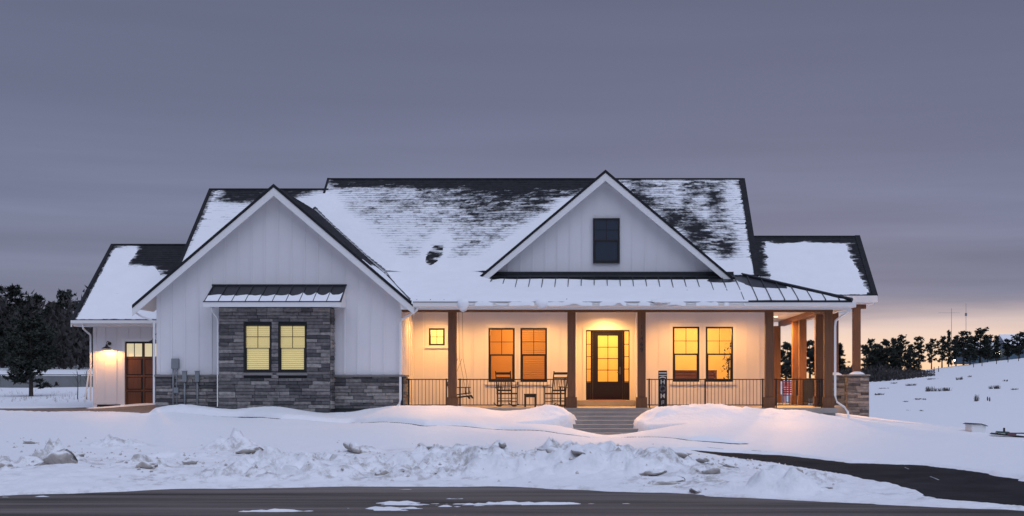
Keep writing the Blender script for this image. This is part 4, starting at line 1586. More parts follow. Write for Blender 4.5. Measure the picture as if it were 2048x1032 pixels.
# ---- front door
dr = MB()
dr.box(DX0, DX0 + .03, AD - .03, AD + .1, DZ0, DZ1).box(DX1 - .03, DX1, AD - .03, AD + .1, DZ0, DZ1).box(DX0 + .03, DX1 - .03, AD - .03, AD + .1, DZ1 - .05, DZ1)
dr.box(DX0 + .03, DX1 - .03, AD - .03, AD + .1, DZ0, DZ0 + .03)
sl0, sl1 = X(1182.5, AD), X(1248, AD)              # mullions between door leaf and sidelights
dr.box(sl0 - .02, sl0 + .05, AD - .03, AD + .1, DZ0 + .03, DZ1 - .05).box(sl1 - .05, sl1 + .02, AD - .03, AD + .1, DZ0 + .03, DZ1 - .05)
front_door = dr.build('front_door', 'darkdoor', house)
gx0, gx1, g0, g1 = X(1196, AD), X(1235.5, AD), Z(763, AD), Z(671.5, AD)
lf = MB()
l0, l1 = sl0 + .052, sl1 - .052
lf.box(l0, gx0, AD + .01, AD + .06, DZ0 + .031, DZ1 - .052).box(gx1, l1, AD + .01, AD + .06, DZ0 + .031, DZ1 - .052)
lf.box(gx0, gx1, AD + .01, AD + .06, g1, DZ1 - .052).box(gx0, gx1, AD + .01, AD + .06, DZ0 + .031, g0)
lf.box(gx0 - .02, gx1 + .02, AD - .008, AD + .009, DZ0 + .16, g0 - .18)
lf.box(gx0 - .04, gx1 + .04, AD - .004, AD + .009, g0 - .10, g0 - .075).box(gx0 - .04, gx1 + .04, AD - .004, AD + .009, DZ0 + .08, DZ0 + .105)
lf.build('door_leaf', 'darkdoor', front_door)
for j in range(4):
    zz0, zz1 = g0 + (g1 - g0) * j / 4, g0 + (g1 - g0) * (j + 1) / 4
    for i in range(2):
        xx0, xx1 = gx0 + (gx1 - gx0) * i / 2, gx0 + (gx1 - gx0) * (i + 1) / 2
        MB().box(xx0 + .012, xx1 - .012, AD + .03, AD + .036, zz0 + .012, zz1 - .012).build('pane', 'glass', front_door)
    if j:
        MB().box(gx0, gx1, AD + .015, AD + .045, zz0 - .012, zz0 + .012).build('muntin', 'darkdoor', front_door)
MB().box((gx0 + gx1) / 2 - .012, (gx0 + gx1) / 2 + .012, AD + .012, AD + .048, g0, g1).build('muntin', 'darkdoor', front_door)
for s0, s1 in ((DX0 + .031, sl0 - .021), (sl1 + .021, DX1 - .031)):
    MB().box(s0, s1, AD + .0, AD + .05, DZ0 + .031, g0 - .02).build('sidelight_panel', 'darkdoor', front_door)
    gt = DZ1 - .06
    for j in range(4):
        zz0, zz1 = g0 + (gt - g0) * j / 4, g0 + (gt - g0) * (j + 1) / 4
        MB().box(s0, s1, AD + .03, AD + .036, zz0 + .012, zz1 - .012).build('pane', 'glass', front_door)
        MB().box(s0, s1, AD + .01, AD + .05, zz0 - .012, zz0 + .012).build('muntin', 'darkdoor', front_door)
hx = X(1240, AD)
MB().box(hx - .03, hx + .03, AD - .03, AD + .009, 1.05, 1.30).tube([(hx, AD - .03, 1.12), (hx, AD - .08, 1.12), (hx - .11, AD - .08, 1.12)], .012, 6).build('handle', 'chain', front_door)
tag(MB().box(X(1177, 3.1), X(1251, 3.1), kP + .3, AD - .06, DZ0 - .003, DZ0 + .016).build('doormat', 'mat'), 'reddish brown doormat on the step at the front door', 'doormat')

# ---- garage door
gd = MB().box(GD[0], GD[1], 5.06, 5.10, GD[2], GD[3]).build('garage_door', 'blackwood', house)
cw = (GD[1] - GD[0]) / 4
rows = [(Z(811, 5), Z(783, 5)), (Z(779, 5), Z(754, 5)), (Z(750, 5), Z(718, 5))]
for i in range(4):
    u0, u1 = GD[0] + cw * i, GD[0] + cw * (i + 1)
    for (q0, q1) in rows:
        MB().box(u0 + .07, u1 - .07, 5.035, 5.058, q0 + .02, q1 - .02).build('panel', 'doorwood', gd, bevel=.01)
    p = MB().box(u0 + .05, u1 - .05, 5.05, 5.057, Z(713, 5), Z(687, 5)).build('pane', 'garageglass', gd)
    MB().box((u0 + u1) / 2 - .012, (u0 + u1) / 2 + .012, 5.035, 5.049, Z(713, 5), Z(687, 5)).build('muntin', 'blackwood', gd)
    MB().box(u0 + .0, u0 + .045, 5.03, 5.055, GD[2], GD[3] - .05).build('stile', 'doorwood', gd)
for q in (Z(716, 5), Z(752, 5), Z(781, 5)):
    MB().box(GD[0], GD[1], 5.025, 5.029, q - .03, q + .03).build('rail', 'doorwood', gd)


# ---- downspouts
def spout(pts, r=.05):
    MB().tube(pts, r, 4, flat=.75).build('downspout', 'trim', house, bevel=.008)


spout([(-5.45, -.50, 3.08), (-5.50, -.45, 2.98), (-5.78, -.25, 2.82), (-6.00, -.10, 2.72), (-6.05, -.09, 2.60), (-6.05, -.09, .25), (-6.08, -.14, .10), (-6.20, -.35, -.03)])
spout([(-14.12, -.44, 3.05), (-14.10, -.40, 2.93), (-13.95, -.25, 2.80), (-13.70, -.09, 2.70), (-13.62, -.07, 2.60), (-13.62, -.07, .1)], .045)
spout([(-11.62, -.90, 3.06), (-11.60, -.86, 2.90), (-11.52, -.68, 2.75), (-11.50, -.66, 2.65), (-11.50, -.66, .05)], .022)
spout([(-17.55, 4.32, 2.78), (-17.55, 4.36, 2.62), (-17.48, 4.80, 2.42), (-17.52, 4.93, 2.30), (-17.52, 4.93, .15)], .04)
spout([(-17.53, 4.80, 1.22), (-17.62, 4.70, .10)], .035)
spout([(7.66, -.42, 3.08), (7.62, -.36, 2.93), (7.45, -.2, 2.80), (7.33, .0, 2.68), (7.31, .0, 2.50), (7.31, .0, .38), (7.36, -.05, .18), (7.58, -.12, .02), (7.66, -.2, -.12), (7.68, -.24, -.34)])


# ---- light fittings
def recessed(x, y, z=3.128):
    f = MB().lathe([(.0, 0), (.07, 0), (.09, -.008), (.11, -.004), (.11, .0)], (x, y, z), 20).build('recessed_light', 'trim', house)
    MB().lathe([(.0, -.010), (.068, -.010), (.068, -.004)], (x, y, z), 20).build('lens', 'lamp', f)


WARM = (1.0, .45, .11)
for x_, y_, pw in ((-5.25, 1.45, 275), (-3.3, 1.45, 175), (-1.6, 1.45, 180), (.26, 2.80, 270), (.26, 1.3, 260), (2.5, 1.45, 185), (4.4, 1.45, 195), (6.35, 2.6, 650), (6.35, 6.3, 950)):
    recessed(x_, y_)
    point('porch_downlight', (x_, y_, 3.09), pw, WARM, .07, spot=165, blend=.8)
point('patio_downlight', (8.0, 10.2, 3.6), 220, WARM, .07, spot=150, blend=.7)


def barn_lamp(label, wx, wy, dirx, diry, z, watts):
    """gooseneck lamp: wall plate at (wx, wy), shade hung out along (dirx, diry)"""
    t = thing('wall_lamp', label, 'wall lamp', (wx, wy, z), 'gooseneck lamps by the garage')
    o = Vector((wx, wy, z))
    d = Vector((dirx, diry, 0))
    pl_ = MB()
    pl_.tube([o + Vector((0, 0, .06)), o + d * .025 + Vector((0, 0, .06))], .06, 14)
    pl_.build('wall_plate', 'black', t)
    pts = [o + d * (.02) + Vector((0, 0, .06)), o + d * .10 + Vector((0, 0, .12)), o + d * .19 + Vector((0, 0, .13)), o + d * .26 + Vector((0, 0, .08)), o + d * .27 + Vector((0, 0, .0))]
    MB().tube(pts, .013, 8).build('gooseneck', 'black', t)
    c = o + d * .27
    s = MB().lathe([(.035, .02), (.04, -.04), (.07, -.06), (.16, -.11), (.17, -.125), (.155, -.12), (.06, -.065), (.0, -.055)], tuple(c), 24)
    s.build('lamp_shade', 'black', t, smooth=True)
    MB().lathe([(.0, -.055), (.03, -.06), (.038, -.09), (.0, -.112)], tuple(c), 12).build('bulb', 'lamp', t, smooth=True)
    point('wall_lamp_light', (c.x, c.y, z - .135), watts, (1.0, .43, .09), .03, spot=168, blend=.25)


barn_lamp('black gooseneck lamp lighting the white garage wall beside the wooden door', X(213, 4.7), 4.985, 0, -1, Z(690, 4.75), 55)
barn_lamp('black gooseneck lamp half hidden at the wing corner, over the wooden garage door', WX0 - .02, .62, -1, 0, Z(676, .7), 40)

# ================================================================== snow on the roofs
def snow_sheet(label, poly, zf, tf, step, lift=0.0):
    xs = np.arange(min(p[0] for p in poly), max(p[0] for p in poly) + step, step)
    ys = np.arange(min(p[1] for p in poly), max(p[1] for p in poly) + step * .8, step * .8)
    gx, gy = np.meshgrid(xs, ys)
    t = tf(gx, gy)
    cx, cy = (gx[:-1, :-1] + gx[1:, 1:]) / 2, (gy[:-1, :-1] + gy[1:, 1:]) / 2
    tm = np.maximum.reduce([t[:-1, :-1], t[1:, 1:], t[1:, :-1], t[:-1, 1:]])
    keep = inside(poly, cx, cy) & (tm > -.012)
    o = link('roof_snow', grid_mesh('roof_snow', xs, ys, zf(gx, gy) + t, keep))
    o.data.materials.append(M['roof_snow'])
    o['kind'] = 'stuff'
    o['label'] = label
    o['category'] = 'snow'
    return o


snow_sheet('wind-blown snow lying across the main dark shingle roof', MAIN, zM, lambda x, y: t_main(x, y) - .010, .035)


def t_porch(x, y):
    t = .055 + .018 * fbm(x, y, 1.6, .9, 3) + .008 * fbm(x, y, .4, .3, 3)
    t = t - .045 * sstep(4.3, 5.3, x) * (.7 + .3 * sstep(.3, 1.2, y))
    t = t - .035 * sstep(.75, 1.7, y) * sstep(-3.9, -2.6, x) * (x < 6)
    t = t - .09 * sstep(1.98, 2.2, y - .08 * fbm(x, y, .9, .9, 2)) * sstep(-3.5, -3.0, x) * (1 - sstep(3.2, 3.5, x) * .55)
    cx, cy = rp(1440, 562, zPch)
    t = t - .05 * np.exp(-((x - cx) / .42) ** 2 - ((y - cy) / .22) ** 2)
    t = t - .05 * sstep(-3.9, -3.6, x) * (1 - sstep(-3.4, -3.1, x)) * sstep(1.5, 1.9, y)
    t = t + .085 * sstep(1.7, 2.5, y) * (1 - sstep(-3.75, -3.45, x))
    ed = y + .45
    lip = .13 * (1 - sstep(4.4, 4.7, x)) * sstep(-4.6, -3.9, x) + .05 * (x < -4)
    t = t * np.sqrt(np.clip((ed + lip + .04 * fbm(x, y, .35, 9, 2)) / .10, 0, 1)) - .10 * (1 - sstep(-.03, .0, ed + lip + .04 * fbm(x, y, .35, 9, 2)))
    hip = 7.75 - .45 - (x + y)                         # distance inside the hip line
    t = t - .03 * (1 - sstep(.0, .12, hip))
    t = t - .06 * (x > 4.6) * (1 - sstep(.03, .14, ed))
    return t


snow_sheet('thick smooth snow on the metal porch roof', PRS, lambda x, y: zPch(x, y) + .0 * x, t_porch, .045)


snow_sheet('smooth snow covering the low garage roof', GR, zGar, lambda x, y: t_gar(x, y) - .006, .045)


snow_sheet('square patch of snow on the far wing roof at the patio', RW, zRW, lambda x, y: t_rw(x, y) - .004, .045)


def t_aw(x, y):
    k = ((x + 11.80) / .407) % 1.0
    top = -.60 + .20 * np.abs(k * 2 - 1) ** 2.5 * sstep(-10.8, -8.3, x) + .05 * fbm(x, y, .25, 9, 2) + .05 * k
    t = .038 * sstep(.03, -.05, y - top) - .014
    return t * np.clip((y + .96) / .04, 0, 1)


snow_sheet('strip of melting snow along the bay awning', [(-11.82, -.96), (-7.75, -.96), (-7.75, -.05), (-11.82, -.05)], zAwn, t_aw, .02)


def t_fg(x, y):                                    # low snow creeping over the front gable's right slope
    f = -6.95 + .45 * (y + .4) * 0 + .12 * fbm(x, y, .5, .4, 3, .6, 9.0)
    s = x - (-9.85)
    d = y - (.35 + (x + 6.2) * (-.62))
    t = .05 * sstep(-7.5, -6.8, x + .25 * fbm(x, y, .5, .4, 3, .6, 9.0)) - .016
    return t


snow_sheet('snow creeping over the lower slope of the front gable roof', [(WA + .1, FY + .1), (-5.62, FY + .05), (-5.62, .05), (-6.92, 2.53), (WA + .1, 5.3)], lambda x, y: zG(x), t_fg, .05)


# snow slumping over the porch gutter
def slump(label, px0, px1, zb, seed):
    rg = random.Random(seed)
    x0, x1 = X(px0, -.55), X(px1, -.55)
    prof = [(-.40, 3.30), (-.50, 3.34), (-.60, 3.30), (-.66, 3.18), (-.67, zb + .08), (-.63, zb), (-.585, zb + .05), (-.585, 3.2)]
    b = MB()
    n = 9
    rings = []
    for i in range(n):
        u = i / (n - 1)
        e = math.sin(math.pi * min(max(u, .04), .96)) ** .35
        xx = x0 + (x1 - x0) * u
        i0 = len(b.v)
        for (yy, zz) in prof:
            b.v.append((xx + rg.uniform(-.01, .01), -.5 + (yy + .5) * e + rg.uniform(-.008, .008), 3.25 + (zz - 3.25) * e + rg.uniform(-.012, .012)))
        rings.append(i0)
    m = len(prof)
    for i in range(n - 1):
        for q in range(m - 1):
            b.f.append((rings[i] + q, rings[i + 1] + q, rings[i + 1] + q + 1, rings[i] + q + 1))
    o = b.build('snow_overhang', 'roof_snow', smooth=True)
    tag(o, label, 'snow')
    return o


slump('block of snow slumping over the porch gutter beside the small window', 915, 938, 2.92, 1)
slump('lobe of snow sagging over the porch gutter between the rocking chairs', 1070, 1098, 3.0, 2)
slump('low bulge of snow on the porch gutter right of the front door', 1303, 1345, 3.12, 4)


# ================================================================== porch furniture
def rocking_chair(label):
    t = thing('rocking_chair', label, 'rocking chair', (0, 0, 0), 'black rocking chairs on the porch', local=True)
    for s in (-1, 1):
        pts = [(s * .25, -.42 + .95 * k / 8, .03 + .09 * ((k - 3.6) / 4.4) ** 2) for k in range(9)]
        MB().tube(pts, .02, 6).build('rocker', 'blackwood', t)
        MB().tube([(s * .27, -.25, .05), (s * .275, -.25, .63)], .019, 8).build('front_leg', 'blackwood', t)
        MB().tube([(s * .235, .19, .05), (s * .235, .20, .42), (s * .245, .30, .85), (s * .25, .37, 1.11), (s * .25, .375, 1.14)], .02, 8).build('back_post', 'blackwood', t)
        MB().prism([(s * .24 - .0, -.32, .635), (s * .325, -.32, .635), (s * .30, .25, .60), (s * .245, .25, .60)], (0, 0, .022)).build('arm', 'blackwood', t)
        for z in (.17, .28):
            MB().tube([(s * .265, -.25, z), (s * .24, .19, z)], .011, 6).build('stretcher', 'blackwood', t)
    for z in (.17, .28):
        MB().tube([(-.265, -.25, z), (.265, -.25, z)], .011, 6).build('stretcher', 'blackwood', t)
    MB().tube([(-.24, .19, .2), (.24, .19, .2)], .011, 6).build('stretcher', 'blackwood', t)
    MB().box(-.27, .27, -.27, .21, .405, .45).build('seat', 'blackwood', t, bevel=.012)
    for z, h, y in ((1.03, .075, .345), (.90, .05, .31), (.50, .05, .215)):
        MB().box(-.235, .235, y - .012, y + .012, z, z + h).build('back_rail', 'blackwood', t)
    for k in range(7):
        x_ = -.18 + k * .06
        MB().tube([(x_, .222, .54), (x_, .315, .905)], .010, 6).build('spindle', 'blackwood', t)
    return t


c1 = rocking_chair('black rocking chair in front of the left porch window, turned towards the side table')
c2 = copy_tree(c1)
c2['label'] = 'black rocking chair between the side table and the post left of the steps'
c1.location = (X(1013, 1.25), 1.25, .002)
c1.rotation_euler = (0, 0, R(22))
c2.location = (X(1112, 1.2), 1.2, .002)
c2.rotation_euler = (0, 0, R(-24))
tb = thing('side_table', 'small black side table between the two rocking chairs', 'table', (X(1060.5, 1.2), 1.2, .002), local=True)
MB().box(-.19, .19, -.19, .19, .38, .42).build('tabletop', 'blackwood', tb, bevel=.006)
for sx in (-1, 1):
    for sy in (-1, 1):
        MB().box(sx * .16 - .02, sx * .16 + .02, sy * .16 - .02, sy * .16 + .02, 0, .379).build('leg', 'blackwood', tb)
MB().box(-.14, .14, -.17, -.15, .31, .379).box(-.14, .14, .15, .17, .31, .379).build('apron', 'blackwood', tb)

# porch swing, seen end on behind the leftmost post
sw = thing('porch_swing', 'black porch swing hanging on chains behind the leftmost porch post', 'swing', (-4.35, 1.3, .35), local=True)
for k in range(6):
    MB().box(-.22 + k * .085, -.15 + k * .085, -.55, .55, .02 + .012 * k, .045 + .012 * k).build('seat_slat', 'blackwood', sw)
for k in range(5):
    MB().box(-.30 - k * .022, -.28 - k * .022, -.55, .55, .10 + k * .075, .16 + k * .075).build('back_slat', 'blackwood', sw)
for s in (-1, 1):
    MB().prism([(-.24, s * .52 - .02, -.04), (.30, s * .52 - .02, .03), (.34, s * .52 - .02, -.03), (.36, s * .52 - .02, -.09), (.31, s * .52 - .02, -.08), (.26, s * .52 - .02, -.02), (-.22, s * .52 - .02, -.09)], (0, .04, 0)).build('seat_rail', 'blackwood', sw)
    MB().prism([(-.24, s * .52 - .015, -.02), (-.40, s * .52 - .015, .46), (-.37, s * .52 - .015, .46), (-.20, s * .52 - .015, -.02)], (0, .03, 0)).build('back_frame', 'blackwood', sw)
    MB().box(-.33, .27, s * .55 - .04, s * .55 + .04, .26, .285).build('arm', 'blackwood', sw)
    MB().box(.19, .22, s * .54 - .015, s * .54 + .015, .05, .259).build('arm_post', 'blackwood', sw)
    MB().tube([(.25, s * .56, .02), (.02, s * .56, 1.2), (.0, s * .56, 2.77)], .006, 5).tube([(-.36, s * .56, .30), (-.02, s * .56, 1.2)], .006, 5).build('chain', 'chain', sw)

# HOME sign
sg = thing('welcome_sign', 'tall narrow black board lettered HOME leaning by the railing right of the steps', 'sign', (X(1325.5, .35), .35, .002), local=True)
MB().box(-.135, .135, -.012, .012, 0, 1.15).build('board', 'blackwood', sg)
for k, (ch, z) in enumerate((('H', .73), ('M', .295), ('E', .075))):
    cu = bpy.data.curves.new('letter', 'FONT')
    cu.body = ch
    cu.size = .20
    cu.extrude = .003
    cu.offset = .002
    cu.align_x = 'CENTER'
    o = text_mesh('letter', cu, 'signwhite', sg)
    o.location = (0, -.0155, z)
    o.rotation_euler = (R(90), 0, 0)
b = MB()
rg = random.Random(8)
for k in range(90):                                   # the O is a twiggy wreath
    a = rg.uniform(0, 2 * math.pi)
    r_ = .085 + rg.gauss(0, .012)
    c = Vector((math.cos(a) * r_, -.02 + rg.uniform(-.008, .004), .585 + math.sin(a) * r_))
    d = Vector((-math.sin(a) + rg.gauss(0, .5), rg.gauss(0, .2), math.cos(a) + rg.gauss(0, .5))).normalized() * .035
    u = Vector((math.cos(a), 0, math.sin(a))) * .008
    b.poly([c - d, c + u, c + d, c - u])
b.build('wreath', 'wreath', sg)
for z, h in ((1.06, .035), (.985, .025)):
    MB().box(-.12, .12, -.0155, -.0125, z, z + h).build('stripe', 'signwhite', sg)
arc = [(-.10 + .2 * k / 8, .90 + .035 * math.sin(math.pi * k / 8)) for k in range(9)]
b = MB()
for (xa, za), (xb, zb) in zip(arc[:-1], arc[1:]):
    b.poly([(xa, -.0145, za), (xb, -.0145, zb), (xb, -.0145, zb + .03), (xa, -.0145, za + .03)])
b.build('arched_lettering', 'signwhite', sg)
sg.rotation_euler = (R(-4), 0, 0)

# patio things glimpsed between the side posts
gr = thing('covered_grill', 'bulky black covered grill seen between the orange side porch posts', 'grill', (X(1621, 8.9), 8.9, -.118), local=True)
MB().prism([(-.30, -.28, .30), (.30, -.28, .30), (.27, -.26, .86), (.2, -.2, 1.06), (-.2, -.2, 1.06), (-.27, -.26, .86)], (0, .5, 0)).build('cover', 'cover', gr, bevel=.03)
for sx in (-.24, .24):
    for sy in (-.2, .14):
        MB().box(sx - .025, sx + .025, sy - .025, sy + .025, 0, .299).build('leg', 'black', gr)
pc = thing('patio_chair', 'red slatted patio chair glimpsed through the side porch railing', 'chair', (X(1581, 11.2), 11.2, -.118), local=True)
MB().box(-.26, .26, -.24, .22, .38, .42).build('seat', 'redslat', pc)
for k in range(6):
    MB().box(-.24, .24, .2 + k * .014, .222 + k * .014, .47 + k * .085, .53 + k * .085).build('slat', 'redslat', pc)
for sx in (-1, 1):
    MB().box(sx * .25 - .02, sx * .25 + .02, -.22, -.18, 0, .6).build('leg', 'redslat', pc)
    MB().prism([(sx * .25 - .02, .19, 0), (sx * .25 + .02, .19, 0), (sx * .25 + .02, .23, 0), (sx * .25 - .02, .23, 0)], (0, .09, 1.0)).build('leg', 'redslat', pc)
    MB().box(sx * .27 - .04, sx * .27 + .04, -.25, .22, .601, .625).build('arm', 'redslat', pc)

# utility boxes on the wing wall
em = thing('electric_meter', 'grey electric meter box high on the white wing wall above its conduits', 'electric meter', (X(350.5, -.1), -.1, Z(738, -.1)))
x0_, x1_ = X(343.5, -.1), X(358, -.1)
MB().box(x0_, x1_, -.18, -.03, Z(738, -.1), Z(717, -.1)).build('meter_box', 'utility', em, bevel=.02)
MB().tube([(X(347, -.1), -.14, Z(738, -.1)), (X(347, -.1), -.14, .0)], .022, 8).build('conduit', 'pvc', em, smooth=True)
MB().tube([(X(356, -.1), -.14, Z(738, -.1)), (X(356, -.1), -.15, Z(747, -.1)), (X(354, -.1), -.15, Z(752, -.1)), (X(355, -.1), -.14, .0)], .015, 8).build('conduit', 'pvc', em, smooth=True)
MB().box(X(349, -.1), X(358, -.1), -.2, -.12, Z(786, -.1), Z(775, -.1)).build('junction_box', 'utility', em, bevel=.01)
for i, (pa, pb, lb) in enumerate(((366.5, 375, 'slim grey utility box nearer the electric meter, on a conduit over stone'), (392, 400, 'slim grey utility box nearer the stone bay, on a conduit over stone'))):
    t = thing('utility_box', lb, 'utility box', (X((pa + pb) / 2, -.1), -.15, 0), 'slim utility boxes on the wing wall')
    MB().box(X(pa, -.1), X(pb, -.1), -.22, -.125, Z(764, -.1), Z(743, -.1)).build('box_body', 'utility', t, bevel=.01)
    MB().tube([(X((pa + pb) / 2, -.1), -.17, Z(764, -.1)), (X((pa + pb) / 2, -.1), -.17, .0)], .026, 8).build('conduit', 'pvc', t, smooth=True)
    MB().box(X(pa, -.1) - .015, X(pb, -.1) + .015, -.235, -.124, Z(743, -.1) + .002, Z(743, -.1) + .02).build('box_lid', 'utility', t)


# ================================================================== lumps of ploughed snow on the roadside bank
def lump_mesh(seed, rough=.75, flat=.6):
    import bmesh
    bm = bmesh.new()
    bmesh.ops.create_icosphere(bm, subdivisions=3, radius=1)
    rs = np.random.RandomState(seed)
    off = rs.rand() * 50
    cuts = [(Vector(rs.normal(size=3)).normalized(), rs.uniform(.55, .85)) for _ in range(7)]
    for v in bm.verts:
        n = v.co.copy()
        for c, d in cuts:
            k = n.dot(c) - d
            if k > 0:
                n -= c * k * .85
        w = 1 + rough * float(fbm(n.x * 2 + n.z, n.y * 2 - n.z, 1.0, 1.0, 3, .5, off))
        v.co = n * w
        v.co.z *= flat
    me = bpy.data.meshes.new('snow_lump')
    bm.to_mesh(me)
    bm.free()
    me.polygons.foreach_set('use_smooth', [True] * len(me.polygons))
    return me


LUMPS = [(6, 943, 26, 9), (78, 905, 20, 8), (110, 930, 52, 30), (150, 915, 26, 9), (230, 889, 26, 10), (290, 947, 34, 10), (380, 938, 20, 9), (455, 893, 40, 14), (490, 905, 46, 12), (715, 905, 40, 15), (770, 950, 26, 9),
         (865, 908, 34, 9), (1003, 935, 16, 7), (1072, 930, 26, 9), (1106, 915, 40, 16), (1140, 908, 50, 17), (1112, 930, 50, 14), (1160, 943, 40, 9), (1210, 920, 24, 7), (1255, 934, 16, 9), (1303, 930, 24, 12),
         (1352, 931, 40, 11), (1306, 955, 40, 9), (1330, 968, 60, 8), (1400, 940, 22, 8), (1422, 958, 26, 16), (1390, 982, 28, 8), (1460, 939, 30, 6), (1594, 960, 22, 12), (1640, 985, 34, 7), (60, 885, 20, 6), (560, 925, 20, 6)]
LUMPS.sort()
ordn = ['first', 'second', 'third', 'fourth', 'fifth', 'sixth', 'seventh', 'eighth', 'ninth', 'tenth', 'eleventh', 'twelfth', 'thirteenth', 'fourteenth', 'fifteenth', 'sixteenth']
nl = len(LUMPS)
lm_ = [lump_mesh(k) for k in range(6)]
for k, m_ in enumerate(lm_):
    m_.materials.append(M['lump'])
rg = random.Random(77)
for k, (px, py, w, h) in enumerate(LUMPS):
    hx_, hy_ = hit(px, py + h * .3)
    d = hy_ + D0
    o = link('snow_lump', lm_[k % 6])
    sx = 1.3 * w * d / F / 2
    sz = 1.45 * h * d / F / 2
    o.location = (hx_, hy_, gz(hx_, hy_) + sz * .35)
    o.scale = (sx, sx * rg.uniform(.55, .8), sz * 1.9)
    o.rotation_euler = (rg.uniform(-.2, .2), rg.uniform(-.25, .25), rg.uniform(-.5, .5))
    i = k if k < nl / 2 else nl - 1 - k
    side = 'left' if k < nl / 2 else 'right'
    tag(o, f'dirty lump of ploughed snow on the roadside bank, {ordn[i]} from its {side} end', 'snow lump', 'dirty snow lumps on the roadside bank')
# countless crumbs
b = MB()
rg = random.Random(5)
cl = [(a, c, 60, 18) for a, c, w, h in LUMPS] + [(k * 60 + 30, 935, 60, 25) for k in range(28)]
for k in range(900):
    px, py, sx, sy = rg.choice(cl)
    px += rg.gauss(0, sx * .6)
    py += rg.gauss(0, sy * .6)
    if not (0 < px < 1780 and 870 < py < 990):
        continue
    dd = 24 + 8 * (985 - py) / 110.0
    x_ = (px - VX) * dd / F
    y_ = dd - D0
    if y_ < float(edge_y(x_)) + .5 or inside(DRIVE, np.array([x_]), np.array([y_]))[0]:
        continue
    b.v.append((x_, y_, rg.uniform(.012, .05)))
crumbs = b.v
cx_ = np.array([c[0] for c in crumbs])
cy_ = np.array([c[1] for c in crumbs])
cz_ = base_z(cx_, cy_) + snow_t(cx_, cy_)
b = MB()
for (x_, y_, r_), z_ in zip(crumbs, cz_):
    z_ = float(z_)
    e = rg.uniform(.6, 1.3)
    q = [(x_ + r_ * math.cos(t + e), y_ + r_ * math.sin(t + e), z_ - .005 + rg.uniform(0, .3) * r_) for t in (0, 1.5, 3.1, 4.6)]
    top = (x_ + rg.uniform(-.3, .3) * r_, y_, z_ + r_ * rg.uniform(.6, 1.2))
    for i in range(4):
        b.poly([q[i], q[(i + 1) % 4], top])
o = b.build('snow_crumbs', 'dirty_snow', kind='stuff')
o['label'] = 'scattered crumbs of dirty snow along the roadside bank'


# ================================================================== trees
def pine(seed, h, kind):
    """returns (trunk mesh, crown mesh) for a pine of height h; kind: 'ponderosa' | 'spire' | 'round'"""
    rg = random.Random(seed)
    tr = MB()
    lean = Vector((rg.uniform(-.03, .03), rg.uniform(-.03, .03), 0)) * h
    pts = [Vector((0, 0, 0)) + lean * (k / 6) ** 2 + Vector((0, 0, h * .97 * k / 6)) for k in range(7)]
    tr.tube(pts, h * .026, 7, r2=h * .004)
    cr = MB()
    z0 = {'ponderosa': .22, 'spire': .10, 'round': .15}[kind]
    nb = {'ponderosa': 50, 'spire': 66, 'round': 62}[kind]
    gap = rg.uniform(0, 6)
    for k in range(nb):
        u = z0 + (1 - z0) * ((k + rg.random()) / nb) ** .92
        if kind == 'ponderosa':
            L = h * .24 * (1 - ((u - .58) / .52) ** 2 if u > .58 else .70 + .30 * (u - z0) / (.58 - z0)) * rg.uniform(.45, 1.2)
        elif kind == 'spire':
            L = h * .17 * (1.05 - u) / .95 * rg.uniform(.6, 1.2)
        else:
            L = h * .30 * math.sqrt(max(.03, 1 - ((u - .5) / .56) ** 2)) * rg.uniform(.5, 1.1)
        L = max(L, h * .03)
        a = rg.uniform(0, 2 * math.pi)
        up = rg.uniform(-.05, .42) if kind != 'spire' else rg.uniform(-.25, .1)
        if u > .85:
            up += .6
        c = lean * u * u + Vector((0, 0, h * .97 * u))
        d = Vector((math.cos(a), math.sin(a), up)).normalized()
        e = c + d * L + Vector((0, 0, .06 * L))
        tr.tube([c, (c + e) / 2 + Vector((0, 0, -.03 * L)), e], h * .006 * (1.1 - u) + .006, 4, r2=.004)
        nt = max(3, int(L / h * 46))
        for j in range(nt):
            f = .30 + .72 * (j + rg.random()) / nt
            p = c + (e - c) * f + Vector((rg.gauss(0, .022), rg.gauss(0, .022), rg.gauss(.008, .018))) * h
            R_ = h * rg.uniform(.030, .060)
            for q in range(16):
                dd = Vector((rg.gauss(0, 1), rg.gauss(0, 1), rg.gauss(.25, .8))).normalized()
                s = dd.cross(Vector((rg.gauss(0, 1), rg.gauss(0, 1), rg.gauss(0, 1)))).normalized() * R_ * .26
                t = p + dd * R_ * rg.uniform(.75, 1.25)
                cr.poly([p - s, p + s, t])
    return tr.mesh('trunk'), cr.mesh('crown')


KINDS = {}
for i, (kd, n) in enumerate((('ponderosa', 4), ('spire', 2), ('round', 3))):
    KINDS[kd] = []
    for j in range(n):
        tm, cm = pine(100 * i + j, 10.0, kd)
        tm.materials.append(M['bark'])
        cm.materials.append(M['needle'])
        KINDS[kd].append((tm, cm))


def tree(label, px, ytop, d, kind, var, group, wide=1.0, zbase=None, pyb=None):
    y = d - D0
    x = (px - VX) * d / F
    zb = float(base_z(np.array([x]), np.array([y]))[0]) if zbase is None else zbase
    if pyb is not None:
        zb = CZ + (VY - pyb) * d / F
    ht = CZ + (VY - ytop) * d / F - zb
    t = thing('pine_tree', label, 'tree', (x, y, zb - .05), group, local=True)
    tm, cm = KINDS[kind][var % len(KINDS[kind])]
    link('trunk', tm, t)
    link('crown', cm, t)
    s = ht / 10.0
    t.scale = (s * wide, s * wide, s)
    t.rotation_euler = (0, 0, px * 1.7)
    return t


